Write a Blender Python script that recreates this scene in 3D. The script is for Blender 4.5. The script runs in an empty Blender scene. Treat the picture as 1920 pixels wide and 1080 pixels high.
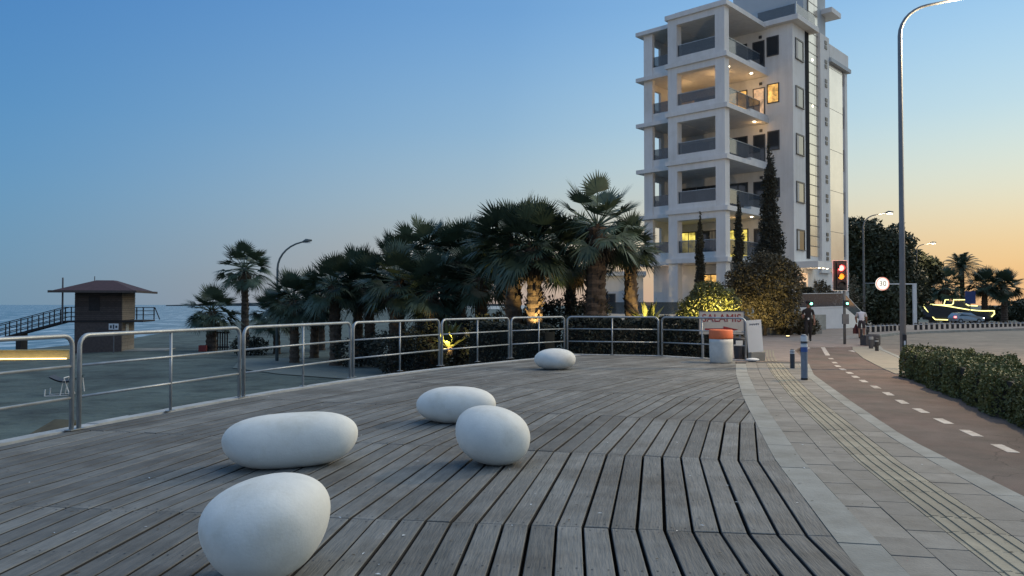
import bpy, bmesh, math, random
import numpy as np
from mathutils import Vector, Matrix

R = math.radians
random.seed(7)
sc = bpy.context.scene
COL = sc.collection

# ------------------------------------------------------------------ camera
cam = bpy.data.cameras.new('camera')
cam_o = bpy.data.objects.new('camera', cam)
COL.objects.link(cam_o)
cam.lens = 27.04
cam.sensor_width = 36
cam.clip_start = 0.05
cam.clip_end = 9000
cam_o.location = (0, 0, 1.6)
cam_o.rotation_euler = (R(91.23), 0, 0)
sc.camera = cam_o

# ------------------------------------------------------------------ sky
SUN_AZ = 62.0      # degrees to the right of the view direction
SUN_EL = 4.0
SKY_STRENGTH = 1.0
w = bpy.data.worlds.new("World")
sc.world = w
w.use_nodes = True
nt = w.node_tree
nt.nodes.clear()
N = nt.nodes.new
L = nt.links.new
out = N('ShaderNodeOutputWorld')
bg = N('ShaderNodeBackground')
bg.inputs[1].default_value = SKY_STRENGTH
L(bg.outputs[0], out.inputs[0])
tc = N('ShaderNodeTexCoord')
sep = N('ShaderNodeSeparateXYZ')
L(tc.outputs['Generated'], sep.inputs[0])


def lin(c):
    o = []
    for v in c:
        v /= 255.0
        o.append(v / 12.92 if v < .04045 else ((v + .055) / 1.055) ** 2.4)
    return (*o, 1)


def ramp(stops, fac):
    r = N('ShaderNodeValToRGB')
    r.color_ramp.interpolation = 'B_SPLINE' if len(stops) > 4 else 'LINEAR'
    e = r.color_ramp.elements
    while len(e) < len(stops):
        e.new(0.5)
    for el, (p, c) in zip(e, stops):
        el.position = p
        el.color = c
    L(fac, r.inputs[0])
    return r.outputs[0]


def mapr(sock, a, b, c=0.0, d=1.0):
    m = N('ShaderNodeMapRange')
    m.inputs[1].default_value = a
    m.inputs[2].default_value = b
    m.inputs[3].default_value = c
    m.inputs[4].default_value = d
    L(sock, m.inputs[0])
    return m.outputs[0]


elev = mapr(sep.outputs[2], 0.0, 1.0)
cool = ramp([(0.0, lin((98, 144, 174))), (0.05, lin((90, 147, 183))), (0.16, lin((78, 145, 196))),
             (0.34, lin((62, 123, 189))), (0.6, lin((70, 126, 192))), (1.0, lin((82, 132, 190)))], elev)
warm = ramp([(0.0, lin((238, 184, 136))), (0.05, lin((254, 203, 124))), (0.13, lin((240, 240, 212))),
             (0.22, lin((202, 232, 240))), (0.36, lin((152, 206, 252))), (1.0, lin((100, 150, 206)))], elev)
anti = ramp([(0.0, lin((184, 182, 194))), (0.12, lin((190, 198, 216))), (0.4, lin((150, 182, 218))), (1.0, lin((84, 132, 188)))], elev)  # sky behind the camera, brightened as fill on the front walls
dot = N('ShaderNodeVectorMath')
dot.operation = 'DOT_PRODUCT'
L(tc.outputs['Generated'], dot.inputs[0])
dot.inputs[1].default_value = (math.sin(R(SUN_AZ)), math.cos(R(SUN_AZ)), 0)
gl = ramp([(0.0, (0, 0, 0, 1)), (0.45, (.0, .0, .0, 1)), (0.72, (.46, .46, .46, 1)), (0.84, (.70, .70, .70, 1)), (0.95, (1, 1, 1, 1))],
          mapr(dot.outputs['Value'], -1, 1))
mx = N('ShaderNodeMix')
mx.data_type = 'RGBA'
L(gl, mx.inputs[0])
L(cool, mx.inputs[6])
L(warm, mx.inputs[7])
sky = N('ShaderNodeTexSky')
sky.sky_type = 'NISHITA'
sky.sun_disc = False
sky.sun_elevation = R(SUN_EL)
sky.sun_rotation = R(SUN_AZ)
sky.ozone_density = 3.0
sky.dust_density = 0.6
sc1 = N('ShaderNodeVectorMath')
sc1.operation = 'SCALE'
L(sky.outputs[0], sc1.inputs[0])
sc1.inputs[3].default_value = 0.15
mx2 = N('ShaderNodeMix')
mx2.data_type = 'RGBA'
mx2.inputs[0].default_value = 0.05
mx3 = N('ShaderNodeMix')
mx3.data_type = 'RGBA'
L(ramp([(0.0, (1, 1, 1, 1)), (0.18, (.8, .8, .8, 1)), (0.44, (0, 0, 0, 1))], mapr(dot.outputs['Value'], -1, 1)), mx3.inputs[0])
L(mx.outputs[2], mx3.inputs[6])
L(anti, mx3.inputs[7])
L(mx3.outputs[2], mx2.inputs[6])
L(sc1.outputs[0], mx2.inputs[7])
L(mx2.outputs[2], bg.inputs[0])

# ------------------------------------------------------------------ sun (glow from the right, raised high and widened as soft fill)
sl = bpy.data.lights.new('sun', 'SUN')
sl.energy = 1.6
sl.angle = R(85)
sl.color = (1.0, .89, .62)
so = bpy.data.objects.new('sun', sl)
COL.objects.link(so)
sun_dir = Vector((math.sin(R(SUN_AZ)), math.cos(R(SUN_AZ)), math.tan(R(48))))
so.rotation_euler = sun_dir.to_track_quat('Z', 'Y').to_euler()
so.location = (60, 40, 40)

sc.view_settings.view_transform = 'Standard'
sc.view_settings.look = 'None'
sc.view_settings.exposure = 0.0
sc.view_settings.gamma = 1.0
sc.view_settings.use_curve_mapping = False
sc.render.engine = 'CYCLES'
sc.cycles.use_denoising = True
sc.cycles.max_bounces = 6
sc.cycles.diffuse_bounces = 3
sc.cycles.glossy_bounces = 3
sc.cycles.transmission_bounces = 4
sc.cycles.transparent_max_bounces = 8
sc.cycles.sample_clamp_indirect = 4.0
sc.cycles.use_adaptive_sampling = True


# ================================================================== helpers
def mat(name, col, rough=.75, var=.15, scale=3.0, metal=0.0, bump=0.0, bscale=None, objvar=0.0, spec=.5,
        emit=None, estr=0.0, alpha=None, stretch=None, col2=None, scale2=None, patch=None, tint=None, bdist=.02, crack=None):
    m = bpy.data.materials.new(name)
    m.use_nodes = True
    t = m.node_tree
    p = t.nodes['Principled BSDF']
    p.inputs['Roughness'].default_value = rough
    p.inputs['Metallic'].default_value = metal
    p.inputs['Specular IOR Level'].default_value = spec
    co = t.nodes.new('ShaderNodeTexCoord')
    vec = co.outputs['Object']
    oi = t.nodes.new('ShaderNodeObjectInfo')
    add = t.nodes.new('ShaderNodeVectorMath')
    add.operation = 'MULTIPLY_ADD'
    t.links.new(oi.outputs['Random'], add.inputs[0])
    add.inputs[1].default_value = (37, 53, 19)
    t.links.new(vec, add.inputs[2])
    vec = add.outputs[0]
    if stretch:
        mp = t.nodes.new('ShaderNodeMapping')
        mp.inputs['Scale'].default_value = stretch
        t.links.new(vec, mp.inputs[0])
        vec = mp.outputs[0]
    nz = t.nodes.new('ShaderNodeTexNoise')
    nz.inputs['Scale'].default_value = scale
    nz.inputs['Detail'].default_value = 6
    nz.inputs['Roughness'].default_value = .62
    t.links.new(vec, nz.inputs['Vector'])
    r = t.nodes.new('ShaderNodeValToRGB')
    c2 = col2 or tuple(min(1, c * (1 + var)) for c in col)
    c1 = col if col2 else tuple(c * (1 - var) for c in col)
    r.color_ramp.elements[0].position = .3
    r.color_ramp.elements[1].position = .7
    r.color_ramp.elements[0].color = (*c1, 1)
    r.color_ramp.elements[1].color = (*c2, 1)
    t.links.new(nz.outputs[0], r.inputs[0])
    colout = r.outputs[0]
    if objvar:
        mr = t.nodes.new('ShaderNodeMapRange')
        mr.inputs[3].default_value = 1 - objvar
        mr.inputs[4].default_value = 1 + objvar
        t.links.new(oi.outputs['Random'], mr.inputs[0])
        vm = t.nodes.new('ShaderNodeVectorMath')
        vm.operation = 'SCALE'
        t.links.new(colout, vm.inputs[0])
        t.links.new(mr.outputs[0], vm.inputs[3])
        colout = vm.outputs[0]
    if scale2:
        n2 = t.nodes.new('ShaderNodeTexNoise')
        n2.inputs['Scale'].default_value = scale2
        n2.inputs['Detail'].default_value = 4
        t.links.new(add.outputs[0], n2.inputs['Vector'])
        mr2 = t.nodes.new('ShaderNodeMapRange')
        mr2.inputs[1].default_value = .3
        mr2.inputs[2].default_value = .7
        mr2.inputs[3].default_value = 1 - var
        mr2.inputs[4].default_value = 1 + var * .7
        t.links.new(n2.outputs[0], mr2.inputs[0])
        vm2 = t.nodes.new('ShaderNodeVectorMath')
        vm2.operation = 'SCALE'
        t.links.new(colout, vm2.inputs[0])
        t.links.new(mr2.outputs[0], vm2.inputs[3])
        colout = vm2.outputs[0]
    if patch:                  # stains and worn areas laid out in the place itself
        gp = t.nodes.new('ShaderNodeNewGeometry')
        n3 = t.nodes.new('ShaderNodeTexNoise')
        n3.inputs['Scale'].default_value = patch[0]
        n3.inputs['Detail'].default_value = 7
        n3.inputs['Roughness'].default_value = .68
        t.links.new(gp.outputs['Position'], n3.inputs['Vector'])
        mr3 = t.nodes.new('ShaderNodeMapRange')
        mr3.inputs[1].default_value = patch[1]
        mr3.inputs[2].default_value = patch[2]
        t.links.new(n3.outputs[0], mr3.inputs[0])
        mm3 = t.nodes.new('ShaderNodeMix')
        mm3.data_type = 'RGBA'
        mm3.blend_type = 'MULTIPLY'
        t.links.new(mr3.outputs[0], mm3.inputs[0])
        t.links.new(colout, mm3.inputs[6])
        mm3.inputs[7].default_value = (*(tint or (.7, .66, .6)), 1)
        colout = mm3.outputs[2]
    if crack:                  # fine cracks and seams
        gp2 = t.nodes.new('ShaderNodeNewGeometry')
        nw = t.nodes.new('ShaderNodeTexNoise')
        nw.inputs['Scale'].default_value = 2.5
        nw.inputs['Detail'].default_value = 4
        t.links.new(gp2.outputs['Position'], nw.inputs['Vector'])
        ad = t.nodes.new('ShaderNodeVectorMath')
        ad.operation = 'MULTIPLY_ADD'
        t.links.new(nw.outputs['Color'], ad.inputs[0])
        ad.inputs[1].default_value = (.5, .5, .0)
        t.links.new(gp2.outputs['Position'], ad.inputs[2])
        vo = t.nodes.new('ShaderNodeTexVoronoi')
        vo.feature = 'DISTANCE_TO_EDGE'
        vo.inputs['Scale'].default_value = crack
        t.links.new(ad.outputs[0], vo.inputs['Vector'])
        mr4 = t.nodes.new('ShaderNodeMapRange')
        mr4.inputs[1].default_value = .0
        mr4.inputs[2].default_value = .012 * crack
        mr4.inputs[3].default_value = .55
        mr4.inputs[4].default_value = 1
        t.links.new(vo.outputs['Distance'], mr4.inputs[0])
        vm4 = t.nodes.new('ShaderNodeVectorMath')
        vm4.operation = 'SCALE'
        t.links.new(colout, vm4.inputs[0])
        t.links.new(mr4.outputs[0], vm4.inputs[3])
        colout = vm4.outputs[0]
    t.links.new(colout, p.inputs['Base Color'])
    if bump:
        b = t.nodes.new('ShaderNodeBump')
        b.inputs['Strength'].default_value = bump
        b.inputs['Distance'].default_value = bdist
        nb = t.nodes.new('ShaderNodeTexNoise')
        nb.inputs['Scale'].default_value = bscale or scale * 4
        nb.inputs['Detail'].default_value = 5
        t.links.new(vec, nb.inputs['Vector'])
        t.links.new(nb.outputs[0], b.inputs['Height'])
        t.links.new(b.outputs[0], p.inputs['Normal'])
    if emit:
        p.inputs['Emission Color'].default_value = (*emit, 1)
        p.inputs['Emission Strength'].default_value = estr
        if var > .15:          # rooms: noise painted into the glow, as if furniture and curtains shaded it
            em = t.nodes.new('ShaderNodeMapRange')
            em.inputs[1].default_value = .38
            em.inputs[2].default_value = .62
            em.inputs[3].default_value = estr * .25
            em.inputs[4].default_value = estr * 1.25
            t.links.new(nz.outputs[0], em.inputs[0])
            t.links.new(em.outputs[0], p.inputs['Emission Strength'])
    if alpha is not None:
        p.inputs['Alpha'].default_value = alpha
    return m


class MB:
    def __init__(s):
        s.v = []
        s.f = []
        s.mi = []
        s.cur = 0

    def add(s, vs, fs):
        o = len(s.v)
        s.v += [tuple(v) for v in vs]
        s.f += [tuple(i + o for i in f) for f in fs]
        s.mi += [s.cur] * len(fs)
        return s

    def box(s, x0, x1, y0, y1, z0, z1, M=None):
        vs = [Vector((x, y, z)) for z in (z0, z1) for y in (y0, y1) for x in (x0, x1)]
        if M is not None:
            vs = [M @ v for v in vs]
        return s.add(vs, [(0, 2, 3, 1), (4, 5, 7, 6), (0, 1, 5, 4), (2, 6, 7, 3), (0, 4, 6, 2), (1, 3, 7, 5)])

    def bar(s, a, b, wd, ht=None):
        """square bar from a to b"""
        a = Vector(a)
        b = Vector(b)
        ht = ht or wd
        d = (b - a)
        ln = d.length
        q = d.to_track_quat('X', 'Z').to_matrix().to_4x4()
        return s.box(0, ln, -wd / 2, wd / 2, -ht / 2, ht / 2, Matrix.Translation(a) @ q)

    def tube(s, pts, rad, n=8, caps=True):
        pts = [Vector(p) for p in pts]
        if not hasattr(rad, '__len__'):
            rad = [rad] * len(pts)
        rings = []
        up = Vector((0, 0, 1))
        prev = None
        for i, p in enumerate(pts):
            d = (pts[min(i + 1, len(pts) - 1)] - pts[max(i - 1, 0)]).normalized()
            if prev is None:
                ref = up if abs(d.z) < .95 else Vector((1, 0, 0))
                u = d.cross(ref).normalized()
            else:
                u = (prev - d * prev.dot(d)).normalized()
            prev = u
            v = d.cross(u)
            rings.append([p + (u * math.cos(2 * math.pi * k / n) + v * math.sin(2 * math.pi * k / n)) * rad[i] for k in range(n)])
        vs = [q for r in rings for q in r]
        fs = []
        for i in range(len(pts) - 1):
            for k in range(n):
                a = i * n + k
                b = i * n + (k + 1) % n
                fs.append((a, b, b + n, a + n))
        if caps:
            fs.append(tuple(reversed(range(n))))
            fs.append(tuple(range((len(pts) - 1) * n, len(pts) * n)))
        return s.add(vs, fs)

    def lathe(s, prof, n=20, c=(0, 0, 0)):
        vs = []
        fs = []
        for r, z in prof:
            for k in range(n):
                a = 2 * math.pi * k / n
                vs.append((c[0] + r * math.cos(a), c[1] + r * math.sin(a), c[2] + z))
        for i in range(len(prof) - 1):
            for k in range(n):
                a = i * n + k
                b = i * n + (k + 1) % n
                fs.append((a, b, b + n, a + n))
        fs.append(tuple(reversed(range(n))))
        fs.append(tuple(range((len(prof) - 1) * n, len(prof) * n)))
        return s.add(vs, fs)

    def prism(s, poly, z0, z1):
        n = len(poly)
        vs = [(x, y, z0) for x, y in poly] + [(x, y, z1) for x, y in poly]
        fs = [tuple(reversed(range(n))), tuple(range(n, 2 * n))]
        for k in range(n):
            fs.append((k, (k + 1) % n, n + (k + 1) % n, n + k))
        return s.add(vs, fs)

    def build(s, name, mats, parent=None, smooth=False, loc=None, rz=None):
        me = bpy.data.meshes.new(name)
        me.from_pydata(s.v, [], s.f)
        if not isinstance(mats, (list, tuple)):
            mats = [mats]
        for m in mats:
            me.materials.append(m)
        if len(mats) > 1:
            me.polygons.foreach_set('material_index', s.mi)
        if smooth:
            me.polygons.foreach_set('use_smooth', [True] * len(me.polygons))
        me.update()
        return link(name, me, parent, loc, rz)


def link(name, me, parent=None, loc=None, rz=None):
    o = bpy.data.objects.new(name, me)
    COL.objects.link(o)
    if parent is not None:
        o.parent = parent
    if loc is not None:
        o.location = loc
    if rz is not None:
        o.rotation_euler = (0, 0, rz)
    return o


def tag(o, label, cat, group=None, kind=None):
    o['label'] = label
    o['category'] = cat
    if group:
        o['group'] = group
    if kind:
        o['kind'] = kind
    return o


def thing(name, label, cat, loc=(0, 0, 0), rz=0.0, group=None, kind=None):
    o = bpy.data.objects.new(name, None)
    o.empty_display_size = .3
    COL.objects.link(o)
    o.location = loc
    o.rotation_euler = (0, 0, rz)
    return tag(o, label, cat, group, kind)


def interp(x, xs, ys):
    return float(np.interp(x, xs, ys)) if xs[0] <= x <= xs[-1] else (
        ys[0] + (x - xs[0]) * (ys[1] - ys[0]) / (xs[1] - xs[0]) if x < xs[0] else
        ys[-1] + (x - xs[-1]) * (ys[-1] - ys[-2]) / (xs[-1] - xs[-2]))


def sstep(t):
    t = max(0.0, min(1.0, t))
    return t * t * (3 - 2 * t)


def lamp(name, parent, loc, energy, col, size=.05, kind='POINT', aim=None, angle=90, blend=.6):
    l = bpy.data.lights.new(name, kind)
    l.energy = energy
    l.color = col
    l.shadow_soft_size = size
    o = bpy.data.objects.new(name, l)
    COL.objects.link(o)
    o.parent = parent
    o.location = loc
    if kind == 'SPOT':
        l.spot_size = R(angle)
        l.spot_blend = blend
        o.rotation_euler = (Vector(loc) - Vector(aim)).to_track_quat('Z', 'Y').to_euler()
    return o


# ================================================================== materials
m_wood = mat('weathered_wood', (.115, .123, .120), .78, .16, 2.4, objvar=.24, stretch=(11, 1.0, 11), bump=.5, bscale=6, scale2=2.6, col2=(.200, .200, .188), patch=(.8, .45, .66), tint=(.60, .56, .52))
m_wood_edge = mat('dark_plank_edge', (.03, .03, .03), .9, .2, 4)  # dirty plank sides, coloured near black so the gaps read as shade
m_gap = mat('dark_gap_shade', (.012, .012, .012), .95, .2)  # shade of gaps and openings put into the colour
m_screw = mat('screw_steel', (.035, .035, .04), .5, .1, metal=.6)
m_stone = mat('limestone', (.74, .74, .69), .85, .05, 9, bump=.10, bscale=60, scale2=2.2, patch=(2.2, .52, .80), tint=(.80, .77, .70))
m_galv = mat('galvanised_steel', (.34, .37, .39), .42, .18, 6, metal=.55)
m_conc = mat('pale_concrete', (.285, .29, .265), .85, .13, 3, bump=.3, bscale=40, scale2=.8, patch=(1.3, .45, .75), tint=(.68, .66, .62))
m_conc_edge = mat('deck_edge_concrete', (.40, .42, .42), .85, .25, 3)
m_paver = mat('grey_paver', (.235, .222, .195), .85, .14, 5, objvar=.13, bump=.3, bscale=50, patch=(1.1, .46, .72), tint=(.70, .68, .64))
m_tact = mat('tactile_yellow', (.32, .29, .215), .85, .18, 3, objvar=.10, bump=.3, bscale=50, patch=(.8, .42, .70), tint=(.70, .70, .74))
m_joint = mat('paving_sand', (.085, .085, .08), .95, .2)
m_lane = mat('worn_red_asphalt', (.115, .098, .084), .9, .2, .7, col2=(.165, .112, .094), bump=.4, bscale=60, scale2=2.5, patch=(.55, .42, .66), tint=(.72, .72, .70), crack=.42)
m_asph = mat('asphalt', (.22, .175, .135), .75, .18, .5, bump=.3, bscale=60, scale2=2.0, patch=(.35, .42, .68), tint=(.74, .72, .70), crack=.22)
m_plaza = mat('plaza_paving', (.25, .205, .18), .85, .15, .8, bump=.2, bscale=30, scale2=3)
m_line = mat('road_paint', (.50, .47, .43), .7, .25, 9, patch=(6, .45, .62), tint=(.55, .5, .46))
m_sand = mat('damp_sand', (.086, .116, .104), .95, .22, .6, bump=.9, bscale=2.2, scale2=.12, bdist=.16, patch=(.45, .47, .60), tint=(.56, .58, .60))
m_path = mat('promenade_slabs', (.15, .18, .165), .9, .12, .6, bump=.1, bscale=5)
m_white = mat('white_render', (.70, .70, .68), .85, .07, 1.2, scale2=.25, stretch=(2.5, 2.5, .22), patch=(.5, .5, .8), tint=(.84, .82, .78))
m_white2 = mat('white_paint', (.74, .73, .70), .6, .06, 2)
m_soffit = mat('balcony_soffit', (.50, .49, .46), .85, .05, 1)
m_greywall = mat('grey_render', (.42, .46, .48), .85, .08, .5)
m_panel = mat('beige_cladding', (.58, .55, .50), .22, .08, 1.2, scale2=.4, spec=1.0, metal=.3)
m_dkstrip = mat('recess_shade', (.02, .022, .026), .9, .2, spec=.1)
m_frame = mat('dark_window_frame', (.05, .055, .06), .5, .15)
m_glassd = mat('dark_glass', (.025, .032, .042), .08, .1, spec=.8)
m_rail_glass = mat('smoked_balcony_glass', (.05, .07, .09), .06, .1, spec=.9, alpha=.66)
m_fglass = mat('stair_glass', (.40, .40, .37), .14, .08, 1.5, objvar=.10, metal=.4, emit=(1, .85, .6), estr=.05)
m_lit = mat('lit_room_amber', (.4, .25, .1), .5, .3, 2.5, emit=(1, .55, .14), estr=1.0)
m_lit2 = mat('lit_room_yellow', (.4, .35, .1), .5, .3, 2.5, emit=(1, .80, .16), estr=.9)
m_lit3 = mat('lit_doorway', (.5, .4, .3), .5, .2, 2, emit=(1, .62, .36), estr=.5)
m_bulb = mat('lamp_bulb', (1, .9, .7), .5, .0, emit=(1, .86, .62), estr=9)
m_bulbw = mat('street_lamp_lens', (1, .95, .8), .5, .0, emit=(1, .93, .72), estr=16)
m_up = mat('uplight_lens', (1, .8, .4), .5, .0, emit=(1, .75, .3), estr=6)
m_led = mat('led_rope', (1, .9, .3), .5, .0, emit=(1, .90, .30), estr=2.6)
m_red = mat('signal_red', (1, .05, .05), .4, .0, emit=(1, .10, .09), estr=9)
m_amber = mat('signal_amber', (1, .3, .02), .4, .0, emit=(1, .25, .02), estr=2.0)
m_green = mat('signal_green', (.1, .9, .5), .4, .0, emit=(.25, 1, .68), estr=5)
m_black = mat('black_plastic', (.018, .018, .02), .5, .2)
m_char = mat('charcoal_plastic', (.045, .047, .055), .6, .25, 8)
m_pole = mat('grey_pole_paint', (.12, .13, .14), .5, .15, 3)
m_orange = mat('orange_plastic', (.72, .16, .05), .55, .12, 5)
m_barrel = mat('white_plastic', (.58, .58, .54), .55, .08, 4, scale2=9)
m_bluep = mat('blue_plastic', (.03, .09, .30), .5, .1)
m_gbl = mat('grey_blue_plastic', (.17, .21, .26), .55, .15, 9)
m_sgn = mat('sign_board_cream', (.40, .40, .38), .7, .08, 3)
m_sgnr = mat('sign_red', (.22, .018, .022), .6, .1)
m_wbd = mat('white_board', (.62, .66, .68), .5, .04)
m_logo = mat('dark_print', (.05, .06, .08), .6, .1)
m_towerw = mat('tower_timber', (.075, .060, .056), .85, .25, 6, objvar=.18)
m_towerb = mat('tower_lit_side', (.27, .225, .18), .85, .2, 4, objvar=.12)  # side towards the sunset, its light put in as a paler colour
m_troof = mat('tower_roof_shingle', (.06, .03, .035), .85, .25, 5)
m_rampw = mat('ramp_timber', (.028, .026, .028), .85, .3, 5)
m_bark = mat('palm_bark', (.085, .062, .045), .95, .4, 8, bump=.7, bscale=14)
m_wood_tr = mat('tree_bark', (.06, .05, .04), .95, .3, 6, bump=.6)
m_frond = mat('palm_leaf', (.050, .080, .050), .55, .35, 1.2)
m_frond2 = mat('palm_leaf_pale', (.070, .105, .065), .55, .35, 1.2)
m_dead = mat('dead_palm_leaf', (.11, .085, .055), .85, .35, 2)
m_leaf = mat('tree_leaf', (.040, .052, .026), .6, .4, 1.3)
m_leafr = mat('oleander_leaf', (.055, .050, .028), .6, .45, 1.2)
m_leafy = mat('laurel_leaf', (.09, .105, .03), .5, .35, 1.6)
m_cyp = mat('cypress_leaf', (.022, .026, .018), .8, .4, 3)
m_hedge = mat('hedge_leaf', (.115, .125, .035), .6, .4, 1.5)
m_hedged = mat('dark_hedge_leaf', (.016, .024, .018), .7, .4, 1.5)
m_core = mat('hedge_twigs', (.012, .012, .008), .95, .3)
m_soil = mat('bed_soil', (.045, .04, .034), .95, .3, 5, bump=.5)
m_skin = mat('skin', (.22, .12, .085), .6, .06)
m_cloth = mat('black_cloth', (.014, .013, .016), .9, .2, 6)
m_shirt = mat('white_cloth', (.55, .53, .55), .85, .08, 6)
m_short = mat('dark_shorts', (.035, .03, .038), .9, .2, 6)
m_hair = mat('dark_hair', (.012, .010, .009), .7, .2)
m_car = mat('silver_paint', (.34, .36, .38), .3, .05, metal=.6)
m_tyre = mat('rubber', (.015, .015, .015), .85, .1)
m_ylw = mat('pale_yellow_wall', (.55, .45, .22), .8, .12, 3)
m_strip = mat('warm_strip_lens', (1, .8, .4), .5, .0, emit=(1, .70, .26), estr=5.0)
m_redcr = mat('red_crate_plastic', (.25, .03, .025), .6, .15)
m_wedge = mat('mossy_timber', (.085, .075, .045), .9, .3, 4)
m_hull = mat('boat_hull_paint', (.035, .04, .05), .6, .2)
m_bsign = mat('blue_sign', (.03, .05, .16), .5, .1)

# sea with waves
m_sea = bpy.data.materials.new('sea_water')
m_sea.use_nodes = True
t = m_sea.node_tree
p = t.nodes['Principled BSDF']
p.inputs['Base Color'].default_value = (.035, .075, .10, 1)
p.inputs['Roughness'].default_value = .22
co = t.nodes.new('ShaderNodeTexCoord')
mp = t.nodes.new('ShaderNodeMapping')
mp.inputs['Rotation'].default_value = (0, 0, R(-10))
mp.inputs['Scale'].default_value = (.16, .05, 1)
t.links.new(co.outputs['Object'], mp.inputs[0])
nz = t.nodes.new('ShaderNodeTexNoise')
nz.inputs['Scale'].default_value = 3
nz.inputs['Detail'].default_value = 7
t.links.new(mp.outputs[0], nz.inputs['Vector'])
b = t.nodes.new('ShaderNodeBump')
b.inputs['Strength'].default_value = .6
b.inputs['Distance'].default_value = .5
t.links.new(nz.outputs[0], b.inputs['Height'])
t.links.new(b.outputs[0], p.inputs['Normal'])
rr = t.nodes.new('ShaderNodeValToRGB')
rr.color_ramp.elements[0].position = .50
rr.color_ramp.elements[0].color = (.035, .075, .10, 1)
rr.color_ramp.elements[1].position = .64
rr.color_ramp.elements[1].color = (.52, .58, .62, 1)
t.links.new(nz.outputs[0], rr.inputs[0])
t.links.new(rr.outputs[0], p.inputs['Base Color'])

# ================================================================== curves of the place
CY = [-4, 0, 4.53, 5.42, 8.02, 9.15, 10.25, 11.89, 13.81, 17.83, 21.2, 24, 30]
CX = [.75, 1.32, 2.067, 2.228, 2.725, 2.99, 3.254, 3.645, 4.115, 5.18, 6.15, 7.0, 9.0]
LLY = [-4, 0, 6.32, 9.61, 13, 17, 18, 24, 29.2]
LLX = [2.45, 3.03, 4.19, 4.74, 5.59, 6.645, 6.92, 9.0, 10.84]
LRY = [-4, 0, 5, 9.94, 12.2, 14.9, 17.6, 18.5, 23.5, 29.6]
LRX = [3.9, 4.5, 5.45, 6.62, 7.3, 8.1, 8.83, 9.05, 10.65, 12.95]


def curbx(y):
    return interp(y, CY, CX)


def lanel(y):
    return interp(y, LLY, LLX)


def laner(y):
    return interp(y, LRY, LRX)


def far_slope(y):
    return -.0155 * max(0.0, y - 50)


def ground_z(x, y):
    """terrain height: beach low on the left, town level on the right"""
    shore = interp(y, [0, 77, 87, 119, 171, 210, 400, 1500], [-46, -50, -51, -59, -72, -76, -105, -180])
    z = -1.72
    if x < shore + 22:
        z -= 1.1 * sstep((shore + 22 - x) / 30)
    z -= .0009 * max(0, y - 60)
    e = interp(y, [-10, 20, 26, 40, 60, 120, 400], [-2, 1.5, 1.0, 1.5, 4, 10, 25])
    k = sstep((x - e) / 5.5)
    return z * (1 - k) + (-.22 + far_slope(min(y, 130))) * k


# ================================================================== terrain, sea
xs = sorted(set([-900, -600, -400, -300, -220, -160, -130, -110] + list(np.arange(-100, 60, 2.0)) + [70, 85, 110, 150, 220, 350, 600, 1200, 2500]))
ys = sorted(set([-300, -120, -60, -30] + list(np.arange(-14, 130, 2.0)) + [140, 155, 175, 200, 230, 270, 330, 420, 600, 900, 1400, 2500]))
mb = MB()
vs = [(float(x), float(y), ground_z(float(x), float(y)) + (random.uniform(-.03, .03) if (x < -16 or y < 31) and x < 0 and y < 90 else 0)) for y in ys for x in xs]
nx = len(xs)
fs = [(j * nx + i, j * nx + i + 1, (j + 1) * nx + i + 1, (j + 1) * nx + i) for j in range(len(ys) - 1) for i in range(nx - 1)]
mb.add(vs, fs)
o = mb.build('beach_ground', m_sand, smooth=True)
tag(o, 'dark damp beach sand rising to town level on the right', 'ground', kind='structure')

mb = MB()
mb.add([(-7000, -800, -2.25), (60, -800, -2.25), (60, 8500, -2.25), (-7000, 8500, -2.25)], [(0, 1, 2, 3)])
o = mb.build('sea', m_sea)
tag(o, 'grey blue sea with small breaking waves', 'sea', kind='structure')

# far headland on the horizon beside the tower
mb = MB()
poly = [(-900, 0), (-760, 4), (-640, 7), (-560, 5), (-380, 4), (-200, 3), (0, 3), (0, -3), (-900, -3)]
mb.add([(x, 2000, z) for x, z in poly] + [(x, 2040, z) for x, z in poly],
       [tuple(range(9)), tuple(reversed(range(9, 18)))] + [(k, 9 + k, 9 + (k + 1) % 9, (k + 1) % 9) for k in range(9)])
o = mb.build('headland', mat('far_land', (.06, .08, .09), .9, .1, .01))
tag(o, 'thin dark spit of land on the sea horizon', 'land', kind='structure')

# promenade path between the palms, below the deck
mb = MB()
PP = [(-14.5, 40.0), (-11, 36.5), (-6, 33.2), (-.5, 31.2), (1.8, 34.5), (-4.5, 39), (-9.5, 43.5), (-13.5, 47.5), (-16.5, 47)]
tri = [(x, y, ground_z(x, y) + .07) for x, y in PP]
cx = (-7.5, 38.8)
for k in range(len(PP)):
    a, c = PP[k], PP[(k + 1) % len(PP)]
    n = 8
    for i in range(n):
        for j in range(n):
            def q(u, v):
                px = cx[0] + (a[0] + (c[0] - a[0]) * v - cx[0]) * u
                py = cx[1] + (a[1] + (c[1] - a[1]) * v - cx[1]) * u
                return (px, py, ground_z(px, py) + .035)
            mb.add([q(i / n, j / n), q((i + 1) / n, j / n), q((i + 1) / n, (j + 1) / n), q(i / n, (j + 1) / n)], [(0, 1, 2, 3)])
o = mb.build('promenade_path', m_path)
tag(o, 'pale paved promenade path under the row of palms', 'path', kind='structure')

# ================================================================== timber deck
DC = (25.8, 2.24)            # centre of the deck's arcs
TH0, DTH, NSEG = -11.1, 6.2, 10
R0, R1, PITCH, GAP = 23.0, 32.30, .193, .023
deck = thing('boardwalk_deck', 'curved boardwalk deck of weathered grey timber planks', 'deck', (DC[0], DC[1], 0), kind='structure')


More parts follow.
